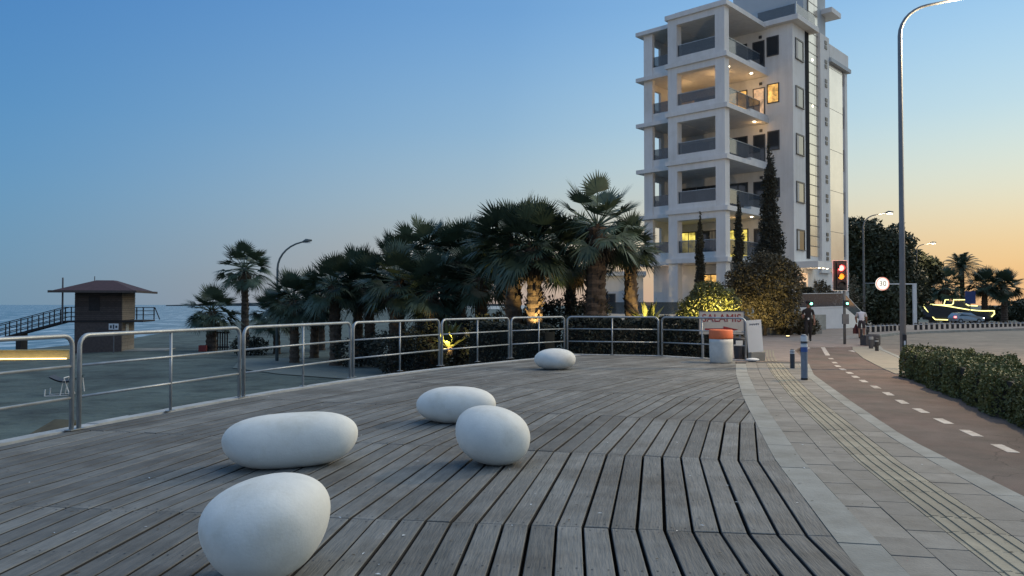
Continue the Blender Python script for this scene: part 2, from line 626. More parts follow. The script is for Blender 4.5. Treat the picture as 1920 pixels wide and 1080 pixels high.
def clip_half(poly, a, b):
    """keep the part of poly on the left of a->b"""
    o = []
    n = len(poly)
    for i in range(n):
        p_, q_ = poly[i], poly[(i + 1) % n]
        sp = (b[0] - a[0]) * (p_[1] - a[1]) - (b[1] - a[1]) * (p_[0] - a[0])
        sq = (b[0] - a[0]) * (q_[1] - a[1]) - (b[1] - a[1]) * (q_[0] - a[0])
        if sp >= 0:
            o.append(p_)
        if sp * sq < 0:
            tt = sp / (sp - sq)
            o.append((p_[0] + (q_[0] - p_[0]) * tt, p_[1] + (q_[1] - p_[1]) * tt))
    return o


def area(poly):
    return .5 * sum(poly[i][0] * poly[(i + 1) % len(poly)][1] - poly[(i + 1) % len(poly)][0] * poly[i][1] for i in range(len(poly)))


nr = int((R1 - R0) / PITCH)
half = R(DTH / 2)
planks = []
shared = {}
for si in range(NSEG):
    thm = R(TH0 + DTH * (si + .5))
    # local frame of the segment: +x points inward to the centre, +y along the planks
    ang = -thm
    ca, sa = math.cos(ang), math.sin(ang)
    for ri in range(nr):
        rm = R0 + PITCH * (ri + .5)
        a_, b_ = rm - (PITCH - GAP) / 2, rm + (PITCH - GAP) / 2
        ch = math.cos(half)
        e = .004
        loc_poly = [(-b_ * ch, -b_ * math.sin(half) + e), (-a_ * ch, -a_ * math.sin(half) + e), (-a_ * ch, a_ * math.sin(half) - e), (-b_ * ch, b_ * math.sin(half) - e)]
        world = [(DC[0] + x * ca - y * sa, DC[1] + x * sa + y * ca) for x, y in loc_poly]
        ymin, ymax = min(q[1] for q in world), max(q[1] for q in world)
        wp = clip_half(world, (curbx(ymin) - .006, ymin), (curbx(ymax) - .006, ymax))
        if len(wp) > 2:
            wp = clip_half(wp, (4.62, 23.90), (1.72, 24.72))
        if len(wp) > 2:
            wp = clip_half(wp, (6.7, 21.82), (4.62, 23.90))
        if len(wp) < 3 or abs(area(wp)) < .004:
            continue
        full = len(wp) == 4 and abs(abs(area(wp)) - abs(area(world))) < 1e-4
        cy = sum(q[1] for q in wp) / len(wp)
        cxx = sum(q[0] for q in wp) / len(wp)
        xm = -rm * ch
        planks.append((math.hypot(cxx, cy), si, ri, ang, full, wp, xm))
planks.sort(key=lambda q: (q[0] if q[5][0][1] > 1.5 or max(z[1] for z in q[5]) > 3 else 900 + q[0]))


def plank_mesh(poly, jit):
    m_ = MB()
    n = len(poly)
    bv = .005
    cxm = sum(q[0] for q in poly) / n
    cym = sum(q[1] for q in poly) / n
    top = [(x - (bv if x > cxm else -bv), y - (bv if y > cym else -bv), 0.0) for x, y in poly]
    mid = [(x, y, -bv) for x, y in poly]
    bot = [(x, y, -.045) for x, y in poly]
    m_.add(top + mid + bot, [tuple(range(n))] + [(k + n, (k + 1) % n + n, (k + 1) % n, k) for k in range(n)]
           + [(k + 2 * n, (k + 1) % n + 2 * n, (k + 1) % n + n, k + n) for k in range(n)])
    me = bpy.data.meshes.new('plank')
    me.from_pydata(m_.v, [], m_.f)
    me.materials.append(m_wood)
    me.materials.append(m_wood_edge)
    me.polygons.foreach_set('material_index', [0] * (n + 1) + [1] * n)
    me.update()
    return me


rest = MB()
screws = MB()
hexa = [(math.cos(k * math.pi / 3), math.sin(k * math.pi / 3)) for k in range(6)]
for i, (dist, si, ri, ang, full, wp, xm) in enumerate(planks):
    ca, sa = math.cos(-ang), math.sin(-ang)
    lp = []
    for x, y in wp:
        dx, dy = x - DC[0], y - DC[1]
        lp.append((dx * ca - dy * sa - xm, dx * sa + dy * ca))
    if area(lp) < 0:
        lp.reverse()
    ox, oy = xm * math.cos(ang), xm * math.sin(ang)
    zj = random.uniform(-.004, .003)
    if i < 300:
        if full:
            if ri not in shared:
                shared[ri] = plank_mesh(lp, 0)
            me = shared[ri]
        else:
            me = plank_mesh(lp, 0)
        jr = random.uniform(-.004, .004)
        po = link('plank', me, deck, (ox + jr * math.cos(ang), oy + jr * math.sin(ang), zj), ang)
        po.rotation_euler = (random.uniform(-.0012, .0012), random.uniform(-.008, .008), ang + random.uniform(-.0006, .0006))
    else:
        c2, s2 = math.cos(ang), math.sin(ang)
        vv = [(ox + x * c2 - y * s2, oy + x * s2 + y * c2) for x, y in lp]
        n = len(vv)
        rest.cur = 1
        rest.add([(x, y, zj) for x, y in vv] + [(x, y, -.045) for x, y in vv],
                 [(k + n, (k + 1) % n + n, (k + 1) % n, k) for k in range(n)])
        rest.cur = 0
        rest.add([(x, y, zj) for x, y in vv], [tuple(range(n))])
    if full and dist < 19:
        c2, s2 = math.cos(ang), math.sin(ang)
        hl = max(q[1] for q in lp)
        for yy in (-hl + .07, -hl * .36, hl * .36, hl - .07):
            for xx in (-.05, .05):
                px, py = xx + random.uniform(-.006, .006), yy + random.uniform(-.008, .008)
                wx, wy = ox + px * c2 - py * s2, oy + px * s2 + py * c2
                screws.add([(wx + .0075 * hx, wy + .0075 * hy, zj + .0022) for hx, hy in hexa], [(0, 1, 2, 3, 4, 5)])
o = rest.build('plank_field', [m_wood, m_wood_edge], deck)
o['kind'] = 'stuff'
o = screws.build('screw_heads', m_screw, deck)
o['kind'] = 'stuff'
# sheet under the planks, near black to paint the gaps' shade, edge beam along the outer arc
mb = MB()
ths = [R(TH0 + 2 + k * 1.55) for k in range(0, 37)]
outer = [(-(R1 + .05) * math.cos(a), (R1 + .05) * math.sin(a)) for a in ths if R(-9) <= a <= R(43.0)]
inner = []
for y in list(np.arange(22, -3.5, -1.0)):
    inner.append((curbx(y) - DC[0], y - DC[1]))
poly = outer + [(1.75 - DC[0], 24.7 - DC[1]), (4.62 - DC[0], 23.9 - DC[1])] + inner
for k in range(len(poly) - 1):
    pass
poly = list(reversed(poly))
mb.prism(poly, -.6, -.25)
mb.build('gap_shade_sheet', m_gap, deck)
mb = MB()
aa = [R(-9 + k * 1.3) for k in range(41)]
for a, b2 in zip(aa[:-1], aa[1:]):
    q = [(-(R1 + .02) * math.cos(a), (R1 + .02) * math.sin(a)), (-(R1 + .02) * math.cos(b2), (R1 + .02) * math.sin(b2)),
         (-(R1 + .22) * math.cos(b2), (R1 + .22) * math.sin(b2)), (-(R1 + .22) * math.cos(a), (R1 + .22) * math.sin(a))]
    q = [v for v in q]
    mb.prism(q if area(q) > 0 else q[::-1], -2.4, .012 + random.uniform(-.004, .004))


def edge_seg(m_, p0, p1, wd, z0, z1):
    d = Vector((p1[0] - p0[0], p1[1] - p0[1]))
    nrm = Vector((-d.y, d.x)).normalized() * wd
    q = [(p0[0], p0[1]), (p1[0], p1[1]), (p1[0] + nrm.x, p1[1] + nrm.y), (p0[0] + nrm.x, p0[1] + nrm.y)]
    m_.prism(q if area(q) > 0 else q[::-1], z0, z1)


edge_seg(mb, (4.63 - DC[0], 23.92 - DC[1]), (1.66 - DC[0], 24.75 - DC[1]), -.2, -2.2, .010)
edge_seg(mb, (6.72 - DC[0], 21.84 - DC[1]), (4.63 - DC[0], 23.93 - DC[1]), -.2, -1.2, .008)
mb.build('edge_beam', m_conc_edge, deck)

# ================================================================== kerb, footway pavers, cycle lane, road
pav = thing('footway', 'grey paved footway with a yellow tactile strip beside the deck', 'pavement', kind='structure')


def row_pt(y0, off, k):
    x = curbx(y0) + off
    return (x, y0 - k * off)


SK = .2
Y = -2.0
rows = []
while Y < 21.4:
    rows.append(Y)
    Y += .40
cols = [('kerb_stone', .0, .265, m_conc, .003), ('paver', .265, .53, m_paver, 0), ('paver', .53, .79, m_paver, 0), ('tactile_paver', .79, 1.20, m_tact, 0),
        ('paver', 1.20, 1.52, m_paver, 0), ('border_stone', 1.52, 1.735, m_conc, 0)]
pieces = []
for ci, (nm, a_, b_, mm, dz) in enumerate(cols):
    step = 3 if nm == 'kerb_stone' else (2 if nm == 'border_stone' else 1)
    off = (ci * 7) % 2 * .2 if nm == 'paver' else 0
    i = 0
    while i + step < len(rows):
        ya, yb = rows[i] + off, rows[i + step] + off
        g = .004
        if nm == 'kerb_stone':
            pts = [(curbx(yy) + lat, yy - SK * lat) for yy in (ya + g, ya + .4, ya + .8, yb - g) for lat in (a_, b_)]
            poly = [pts[0], pts[1], pts[3], pts[5], pts[7], pts[6], pts[4], pts[2]]
        else:
            aa_, bb_ = a_ + g, b_ - g

            def latx(yy, lat):
                if lat > 1.3:      # widen towards the lane edge
                    w_ = (lanel(yy) - curbx(yy)) / 1.735
                    lat2 = 1.2 + (lat - 1.2) * ((lanel(yy) - curbx(yy) - 1.2) / .535)
                    return (curbx(yy) + lat2, yy - SK * lat2)
                return (curbx(yy) + lat, yy - SK * lat)
            poly = [latx(ya + g, aa_), latx(ya + g, bb_), latx(yb - g, bb_), latx(yb - g, aa_)]
        cxm = sum(q[0] for q in poly) / len(poly)
        cym = sum(q[1] for q in poly) / len(poly)
        pieces.append((math.hypot(cxm, cym) if cym > 2 else 500 + cym, nm, poly, mm, dz, cxm, cym))
        i += step
pieces.sort(key=lambda q: q[0])
restp = {}
cnt = 0
for d_, nm, poly, mm, dz, cxm, cym in pieces:
    z = dz + random.uniform(-.0025, .0025)
    lp = [(x - cxm, y - cym) for x, y in poly]
    if area(lp) < 0:
        lp.reverse()
    m_ = MB()
    m_.prism(lp, -.05, 0)
    if nm == 'tactile_paver':
        dirv = Vector((poly[3][0] - poly[0][0], poly[3][1] - poly[0][1]))
        for kk in range(4):
            tt = .14 + kk * .24
            p0 = Vector((poly[0][0] + (poly[1][0] - poly[0][0]) * tt - cxm, poly[0][1] + (poly[1][1] - poly[0][1]) * tt - cym))
            p1 = p0 + dirv
            wv = Vector((poly[1][0] - poly[0][0], poly[1][1] - poly[0][1])).normalized() * .024
            q = [(p0 - wv), (p0 + wv), (p1 + wv), (p1 - wv)]
            q = [(v.x, v.y) for v in q]
            m_.prism(q if area(q) > 0 else q[::-1], -.001, .009)
    if cnt < 290:
        m_.build(nm, mm, pav, loc=(cxm, cym, z))
        cnt += 1
    else:
        rm_ = restp.setdefault((nm, mm.name), MB())
        rm_.add([(x + cxm, y + cym, zz + z) for x, y, zz in m_.v], m_.f)
for (nm, mn), m_ in restp.items():
    o = m_.build(nm + '_field', bpy.data.materials[mn], pav)
    o['kind'] = 'stuff'
# bedding under the pavers
mb = MB()
yy = list(np.arange(-2.4, 21.7, .8))
for a, c in zip(yy[:-1], yy[1:]):
    mb.add([(curbx(a) + .02, a, -.012), (lanel(a) - .02, a, -.012), (lanel(c) - .02, c, -.012), (curbx(c) + .02, c, -.012)], [(0, 1, 2, 3)])
mb.build('bedding', m_joint, pav)

# cycle lane
lane = thing('cycle_lane', 'worn reddish cycle lane with a dashed white centre line', 'cycle lane', kind='structure')
mb = MB()
yy = list(np.arange(-3, 29.6, .8)) + [29.5]
for a, c in zip(yy[:-1], yy[1:]):
    sh = .30
    mb.add([(lanel(a), a - .3, -.016), (laner(a), a - .3, -.016), (laner(c), c - .3, -.016), (lanel(c), c - .3, -.016)], [(0, 1, 2, 3)])
mb.build('lane_surface', m_lane, lane)
DASH = [(4.2, 4.38), (5.3, 4.72), (6.4, 5.0), (7.55, 5.28), (8.67, 5.53), (9.69, 5.76), (10.68, 5.97), (11.74, 6.22), (12.8, 6.47), (13.94, 6.80), (15.08, 7.11), (16.25, 7.41), (17.2, 7.66),
        (18.2, 7.97), (19.2, 8.24), (20.2, 8.54), (21.4, 8.96), (23.0, 9.52)]


def stripe(m_, x0, y0, x1, y1, wd, z):
    d = Vector((x1 - x0, y1 - y0)).normalized()
    n_ = Vector((d.y, -d.x)) * wd / 2
    m_.add([(x0 - n_.x, y0 - n_.y, z), (x0 + n_.x, y0 + n_.y, z), (x1 + n_.x, y1 + n_.y, z), (x1 - n_.x, y1 - n_.y, z)], [(0, 1, 2, 3)])


for y0, x0 in DASH:
    s_ = .235 if y0 < 12 else .28
    mb = MB()
    stripe(mb, x0 - s_ * .25, y0 - .25, x0 + s_ * .25, y0 + .25, .125, -.012)
    mb.build('lane_dash', m_line, lane)
mb = MB()
stripe(mb, 10.0, 24.4, 11.78, 29.2, .14, -.012)
mb.build('lane_line', m_line, lane)
mb = MB()
stripe(mb, 10.95, 29.05, 12.95, 29.3, .16, -.012)
mb.build('stop_line', m_line, lane)
for (xa, ya, s1) in ((10.55, 27.6, .5), (11.6, 26.0, .5)):      # worn arrow marks
    mb = MB()
    mb.add([(xa, ya, -.012), (xa + .5, ya + .9, -.012), (xa + .62, ya + 1.4, -.012), (xa + .1, ya + .85, -.012)], [(0, 1, 2, 3)])
    mb.build('arrow_mark', m_line, lane)

# town pavement beyond the deck, its kerb along the road
KERB = [(9.05, 17.9), (10.05, 19.2), (11.55, 23.0), (13.1, 27.5), (15.6, 33.4), (18.4, 39.5), (21.6, 43.6), (25.0, 46.4), (28.6, 48.6), (33.5, 51.5), (40, 55.5), (52, 64), (70, 80)]
plz = thing('town_pavement', 'pinkish paved forecourt beyond the deck and along the road kerb', 'pavement', kind='structure')
mb = MB()
INN = [(laner(17.9), 17.9), (laner(19.2), 19.2), (laner(23), 23.0), (laner(27.5), 27.5), (12.95, 29.3)]
# strip between lane and road
for k in range(3):
    q = [INN[k], KERB[k], KERB[k + 1], INN[k + 1]]
    q = [(x, y) for x, y in q]
    mb.prism(q if area(q) > 0 else q[::-1], -.16, -.002)
q = [INN[3], KERB[3], (13.75, 29.3), (12.95, 29.3)]
mb.prism(q if area(q) > 0 else q[::-1], -.16, -.002)
mb.build('side_strip', mat('pale_strip_paving', (.26, .24, .195), .85, .12, 2, bump=.2, bscale=40), plz)
mb = MB()
FOR = [(6.4, 21.65), (8.32, 21.75), (10.9, 29.2), (13.75, 29.3), (15.6, 33.4), (18.4, 39.5), (21.6, 43.6), (25.0, 46.4), (28.6, 48.6)]
left = [(6.35, 22.7), (7.2, 27), (9.5, 32), (13, 40), (17, 48), (20, 53), (25, 58), (31, 60), (36, 60)]
right = [(8.30, 21.7), (9.9, 27), (11.0, 29.3), (18.4, 39.5), (21.6, 43.6), (25.0, 46.4), (28.6, 48.6), (33.5, 51.5), (40, 55.5)]
for k in range(8):
    q = [left[k], right[k], right[k + 1], left[k + 1]]
    if area(q) < 0:
        q.reverse()
    mb.prism(q, -.17, -.006)
q = [(11.0, 29.3), (13.75, 29.3), (15.6, 33.4), (18.4, 39.5)]
mb.prism(q if area(q) > 0 else q[::-1], -.17, -.005)
q = [(6.15, 21.62), (8.3, 21.7), (6.35, 22.7)]
mb.prism(q if area(q) > 0 else q[::-1], -.17, -.008)
mb.build('paving', m_plaza, plz)
for (a, c) in zip(KERB[:-1], KERB[1:]):
    mb = MB()
    d = Vector((c[0] - a[0], c[1] - a[1])).normalized()
    n_ = Vector((d.y, -d.x)) * .15
    q = [a, (a[0] + n_.x, a[1] + n_.y), (c[0] + n_.x, c[1] + n_.y), c]
    zz = far_slope(c[1])
    mb.prism(q if area(q) > 0 else q[::-1], -.3 + zz, .006 + zz)
    mb.build('kerb', m_conc, plz)
# tactile strip carried on over the forecourt
mb = MB()
for kk in range(4):
    o1 = .84 + kk * .10
    y = 21.7
    while y < 26.8:
        stripe(mb, curbx(y) + o1, y, curbx(y + .5) + o1, y + .48, .05, .004)
        y += .5
mb.build('tactile_ribs', m_tact, plz)
for k in range(4):           # faded crossing marks on the forecourt
    mb = MB()
    stripe(mb, 15.3 + .5 * k, 36.0 + 1.0 * k, 16.2 + .5 * k, 36.4 + 1.0 * k, .28, .001)
    mb.build('crossing_mark', m_line, plz)

# road sheet
mb = MB()
for y0, y1 in ((-12, 20), (20, 50), (50, 80), (80, 120), (120, 170)):
    z0, z1 = -.125 + far_slope(y0), -.125 + far_slope(y1)
    xl0, xl1 = (6.2 if y0 < 20 else 9.5), (9.5 if y1 < 80 else 20)
    if y0 < 20:
        xl0 = 3.0
    mb.add([(xl0, y0, z0), (180, y0, z0), (180, y1, z1), (xl1, y1, z1)], [(0, 1, 2, 3)])
o = mb.build('road', m_asph)
tag(o, 'grey asphalt road curving away on the right', 'road', kind='structure')

# soil bed under the clipped hedge
mb = MB()
HB = [(laner(y) + .0, y) for y in (-2, 2, 6, 9.94, 12.2, 14.9, 17.6)]
for a, c in zip(HB[:-1], HB[1:]):
    q = [a, (a[0] + 1.75, a[1]), (c[0] + 1.75, c[1]), c]
    mb.prism(q if area(q) > 0 else q[::-1], -.2, -.02)
q = [(laner(17.6), 17.6), (laner(17.6) + 1.75, 17.6), (9.05, 17.9)]
mb.prism(q if area(q) > 0 else q[::-1], -.2, -.02)
o = mb.build('hedge_bed', m_soil)
tag(o, 'dark soil bed between the cycle lane and the road', 'soil', kind='structure')


# ================================================================== stone seats
def pebble(name, label, loc, rad, rz, egg=(0, 0), lean=(0, 0), n=3.0, tilt=0.0, seed=0, ea=1.0):
    rnd = random.Random(seed)
    nu, nv = 56, 32
    vs, fs = [], []
    ph = [rnd.uniform(0, 6.28) for _ in range(6)]
    for j in range(nv + 1):
        b_ = -math.pi / 2 + math.pi * j / nv
        for i in range(nu):
            a = 2 * math.pi * i / nu

            def sp(c, e):
                return math.copysign(abs(c) ** e, c)
            e = 2.0 / n
            x = sp(math.cos(b_), e) * sp(math.cos(a), ea)
            y = sp(math.cos(b_), e) * sp(math.sin(a), ea)
            z = sp(math.sin(b_), 2.0 / 2.15)
            k = 1 + egg[0] * x + egg[1] * z
            x2 = x * rad[0] * k + lean[0] * z
            y2 = y * rad[1] * k + lean[1] * z
            z2 = z * rad[2] * (1 + .5 * egg[0] * x)
            wob = 1 + .020 * math.sin(2 * a + ph[0] + b_) + .013 * math.sin(3 * a + ph[1] - 2 * b_) + .006 * math.sin(5 * a + ph[2] + 3 * b_)
            ct, st_ = math.cos(tilt), math.sin(tilt)
            x3 = x2 * ct - z2 * st_
            z3 = x2 * st_ + z2 * ct
            vs.append((x3 * wob, y2 * wob, z3))
    for j in range(nv):
        for i in range(nu):
            a = j * nu + i
            b2 = j * nu + (i + 1) % nu
            fs.append((a, b2, b2 + nu, a + nu))
    zmin = min(v[2] for v in vs)
    # flatten where it stands
    vs = [(x, y, max(z, zmin + .02) - zmin - .02) for x, y, z in vs]
    m_ = MB()
    m_.add(vs, fs)
    o_ = m_.build(name, m_stone, smooth=True, loc=loc, rz=rz)
    return tag(o_, label, 'stone seat', 'white stone seats on the deck')


pebble('stone_seat', 'nearest stone seat, large egg shape narrowing at its foot, cut by the bottom edge', (-1.45, 4.56, .004), (.352, .42, .295), R(0), egg=(.03, .18), lean=(.015, 0), n=2.3, tilt=R(9), seed=1)
pebble('stone_seat', 'longest stone seat, a low loaf shape behind the nearest one', (-2.19, 7.72, .004), (.655, .35, .26), R(14), egg=(-.02, .04), n=3.1, tilt=R(2), seed=2, ea=.72)
pebble('stone_seat', 'flattish oval stone seat half hidden by a rounder one', (-.76, 10.55, .004), (.53, .40, .245), R(-4), egg=(0, .02), n=2.5, seed=3, ea=.88)
pebble('stone_seat', 'round stone seat in front of the half hidden oval one', (-.18, 7.80, .004), (.375, .37, .285), R(-12), egg=(-.05, .05), lean=(-.02, 0), n=2.25, tilt=R(-10), seed=4)
pebble('stone_seat', 'smallest looking stone seat far off near the corner of the railing', (1.06, 19.05, .004), (.52, .40, .265), R(5), egg=(.02, .0), n=2.2, seed=5)


# ================================================================== guard rails
def rail_panel(p0, p1, label):
    p0 = Vector((p0[0], p0[1], 0))
    p1 = Vector((p1[0], p1[1], 0))
    ln = (p1 - p0).length
    rz = math.atan2(p1.y - p0.y, p1.x - p0.x)
    o_ = thing('guard_rail', label, 'railing', p0, rz, 'guard rail panels round the deck')
    h, rc, r_ = 1.205, .14, .029
    pts = [(0, 0, .012), (0, 0, h - rc)]
    for k in range(1, 6):
        a = math.pi / 2 * k / 5
        pts.append((rc - rc * math.cos(a), 0, h - rc + rc * math.sin(a)))
    for k in range(0, 6):
        a = math.pi / 2 * k / 5
        pts.append((ln - rc + rc * math.sin(a), 0, h - rc + rc * math.cos(a)))
    pts.append((ln, 0, .012))
    m_ = MB()
    m_.tube(pts, r_, 10)
    m_.build('hoop', m_galv, o_, smooth=True)
    m_ = MB()
    m_.tube([(ln * .5, 0, .012), (ln * .5, 0, h - r_)], .021, 8)
    m_.build('middle_post', m_galv, o_, smooth=True)
    for z in (.42, .82):
        m_ = MB()
        m_.tube([(r_, 0, z), (ln - r_, 0, z)], .019, 8)
        m_.build('rail', m_galv, o_, smooth=True)
    for x in (0, ln * .5, ln):
        m_ = MB()
        m_.box(x - .06, x + .06, -.05, .05, .013, .022)
        m_.build('base_plate', m_galv, o_)
    return o_


RP = [(-6.25, 6.55), (-5.56, 9.82), (-4.64, 13.22), (-3.50, 16.8), (-1.86, 20.03), (-.06, 22.8), (1.72, 24.74), (4.62, 23.98), (6.72, 21.95)]
RL = ['guard rail panel cut by the left picture edge, nearest the camera',
      'guard rail panel in front of the lifeguard tower foot',
      'guard rail panel in front of the tall lone palm and lamp post',
      'guard rail panel in front of the bare palm trunks, left of the lit shrub',
      'guard rail panel in front of the shrub lit yellow from below',
      'guard rail panel in front of the lit palm trunk, behind the farthest stone',
      'guard rail panel in front of the dark hedge, right of the farthest stone',
      'guard rail panel with the red lettered sign and barrel beside it']
# panel 0 is the one cut by the frame; a further one lies behind the camera's left
for k in range(8):
    a, b2 = Vector(RP[k]), Vector(RP[k + 1])
    d = (b2 - a).normalized()
    rail_panel(a + d * .06, b2 - d * .06, RL[k])


# ================================================================== apartment block
C0 = (13.2, 47.0)
RZB = math.atan2(-.6752, .7376)
bld = thing('apartment_building', 'tall white apartment block with deep open corner balconies', 'building', (C0[0], C0[1], 0), RZB)


def part(name, m, *boxes, parent=bld, **kw):
    m_ = MB()
    for bx in boxes:
        m_.box(*bx)
    return m_.build(name, m, parent, **kw)


Z0, DZ = 4.24, 3.18
ZS = [Z0 + DZ * i for i in range(6)]
# core volumes
part('wall', m_white, (-6.95, 1.66, 6.0, 15.7, .0, 20.2))
part('roof_slab', m_white, (-7.35, 2.2, 5.55, 9.2, 20.21, 20.55))
part('stair_tower', m_greywall, (-3.5, 1.60, 8.0, 12.0, 20.3, 25.0))
part('stair_tower_slab', m_white, (-3.9, 2.35, 11.2, 13.0, 22.2, 22.55))
part('rear_parapet', m_white, (1.0, 1.86, 12.02, 15.85, 19.3, 20.25), (-6.0, 1.0, 15.5, 15.85, 19.3, 20.25))
part('rear_cornice', m_greywall, (1.5, 2.02, 11.97, 16.0, 18.95, 19.22))
part('penthouse_wall', m_greywall, (-6.0, .5, 8.6, 14, 20.5, 23.6))
part('roof_unit', m_greywall, (-1.9, -.9, 7.6, 8.2, 20.56, 21.4))
# terrace glass above the side roof
part('terrace_glass', m_rail_glass, (-.6, 2.0, 5.72, 5.75, 20.56, 21.3))
part('terrace_glass', m_rail_glass, (2.0, 2.03, 5.75, 8.9, 20.56, 21.3))
part('terrace_post', m_galv, (1.97, 2.06, 5.68, 5.76, 20.56, 21.42))
lit_ceiling = {3}
win_objs = []


def window(x0, x1, z0, z1, y, pane_m, parent=bld, mullion=True, name='window'):
    """window in a wall facing local -y"""
    m_ = MB()
    fw = .07
    d = .05
    m_.box(x0, x0 + fw, y - d, y - .002, z0, z1)
    m_.box(x1 - fw, x1, y - d, y - .002, z0, z1)
    m_.box(x0 + fw, x1 - fw, y - d, y - .002, z1 - fw, z1)
    m_.box(x0 + fw, x1 - fw, y - d, y - .002, z0, z0 + fw)
    if mullion:
        xm = (x0 + x1) / 2
        m_.box(xm - .03, xm + .03, y - d, y - .004, z0 + fw, z1 - fw)
    f = m_.build(name, m_frame, parent)
    m_ = MB()
    m_.box(x0 + fw * .5, x1 - fw * .5, y - .03, y - .006, z0 + fw * .5, z1 - fw * .5)
    m_.build('pane', pane_m, f)
    return f


for i in range(6):
    zb = ZS[i]
    roof = i == 5
    # floor slab with its projecting lip
    part('floor_slab', m_white, (-4.36, 0.0, 0.0, 5.99, zb, zb + .30))
    part('wing_slab', m_white, (-7.4, -4.365, 1.2, 5.99, zb - .02, zb + .24))
    if roof:
        part('roof_upstand', m_white, (-4.0, -.5, .7, 5.4, zb + .31, zb + .62))
        part('wing_upstand', m_white, (-6.9, -4.4, 1.8, 5.4, zb + .25, zb + .5))
        continue
    zt = ZS[i + 1]
    part('column', m_white, (-.84, -.2, .12, .72, zb + .30, zt))
    part('column', m_white, (-4.21, -3.55, .12, .72, zb + .30, zt))
    part('balcony_upstand', m_white, (-3.55, -.84, .125, .55, zb + .30, zb + .66))
    part('balcony_upstand', m_white, (-.62, -.06, 3.4, 5.98, zb + .30, zb + .52))
    part('lintel', m_white, (-3.55, -.84, .125, .66, zt - .42, zt))
    g_ = part('balcony_glass', m_rail_glass, (-3.545, -.845, .28, .30, zb + .665, zb + 1.42))
    part('handrail', m_galv, (-3.545, -.845, .26, .32, zb + 1.42, zb + 1.46), parent=g_)
    g_ = part('balcony_glass', m_rail_glass, (-.36, -.34, .725, 5.4, zb + .53, zb + 1.40))
    part('handrail', m_galv, (-.38, -.32, .725, 5.4, zb + 1.40, zb + 1.44), parent=g_)
    # left wing
    part('wing_column', m_white, (-6.93, -6.25, 1.5, 1.8, zb + .24, zt - .02))
    part('wing_upstand', m_white, (-6.25, -4.22, 1.55, 1.79, zb + .24, zb + .84))
    g_ = part('balcony_glass', m_rail_glass, (-6.24, -4.23, 1.66, 1.68, zb + .845, zb + 1.58))
    part('wing_side_wall', m_white, (-6.93, -6.75, 3.4, 5.995, zb + .24, zt - .02))
    part('wing_side_lintel', m_white, (-6.93, -6.75, 1.8, 3.4, zt - .45, zt - .02))
    part('wing_side_sill', m_white, (-6.93, -6.75, 1.8, 3.4, zb + .24, zb + .70))
    part('balcony_glass', m_rail_glass, (-6.84, -6.82, 1.805, 3.395, zb + .70, zb + 1.45))
    # openings on the wall at the back of the balcony
    if i == 3:
        pa, pb, pc, pd = m_lit, m_lit, m_lit3, m_lit
    elif i == 0:
        pa, pb, pc, pd = m_lit2, m_lit2, m_glassd, m_glassd
    else:
        pa = pb = pc = pd = m_glassd
    window(-2.95, -1.5, zb + .32, zb + 2.55, 6.0, pa)
    window(-1.10, -.25, zb + .32, zb + 2.50, 6.0, pc if i != 3 else m_lit3, mullion=False, name='balcony_door')
    window(-.10, .74, zb + 1.30, zb + 2.62, 6.0, pd, mullion=False)
    window(-6.7, -5.45, zb + .32, zb + 2.6, 6.0, pb if i in (0, 3) else m_glassd)
    window(-5.4, -3.2, zb + .32, zb + 2.6, 6.0, m_glassd)
    if i in (0, 2, 3):
        cb = MB()
        for kk in range(9):
            xa = -4.35 + kk * .12
            cb.box(xa, xa + .11, 5.925 + .02 * (kk % 2), 5.945, zb + .4, zb + 2.52)
        cb.build('curtain', m_soffit, bld)
    if i in (1, 2, 4):
        ac = part('air_conditioner', m_white2, (-3.1 + .3 * i, -2.3 + .3 * i, 5.3, 5.62, zb + .31, zb + .9) if i == 2 else (-1.45, -1.14, 5.2, 5.9, zb + .31, zb + .92))
    part('wall_lamp', m_frame, (-.62, -.44, 5.9, 5.995, zb + 2.66, zb + 2.84))
    # windows on the right hand side wall (faces local +x)
    m_ = MB()
    xw = 1.66
    y0, y1, z0_, z1_ = 6.42, 7.72, zb + 1.0, zb + 2.35
    m_.box(xw + .002, xw + .06, y0, y0 + .08, z0_, z1_)
    m_.box(xw + .002, xw + .06, y1 - .08, y1, z0_, z1_)
    m_.box(xw + .002, xw + .06, y0 + .08, y1 - .08, z1_ - .1, z1_)
    m_.box(xw + .002, xw + .09, y0 - .03, y1 + .03, z0_ - .06, z0_)
    f_ = m_.build('side_window', m_frame, bld)
    part('pane', m_glassd, (xw + .004, xw + .03, y0 + .08, y1 - .08, z0_, z1_ - .1), parent=f_)
    part('blind', m_soffit, (xw + .031, xw + .045, y0 + .12, y0 + .40, z0_ + .02, z1_ - .12), parent=f_)
    # end slits
    part('slit_window', m_glassd, (1.662, 1.69, 14.99, 15.2, zb + .9, zb + 2.5))
# downlights
for (i, x, y, on) in ((4, -1.95, 1.6, 1), (4, -1.0, 2.2, 1), (4, -.55, 4.6, 1), (3, -.5, 4.9, 1), (1, -.6, 4.6, 1), (1, -3.2, 1.2, 0)):
    zc = ZS[i]
    m_ = MB()
    m_.lathe([(.09, -.03), (.09, 0)], 12, (x, y, zc - .001))
    dl = m_.build('downlight', m_bulb, bld)
for (x, y, z, e_) in ((-2.2, 3.0, ZS[4] - .9, 26), (-4.9, 3.4, ZS[4] - .9, 18), (-.9, 5.1, ZS[4] - .7, 9), (-.5, 5.2, ZS[3] - .35, 9), (-1.6, 4.2, ZS[1] - .4, 8)):
    lamp('balcony_light', bld, (x, y, z), e_, (1, .58, .24), .12)
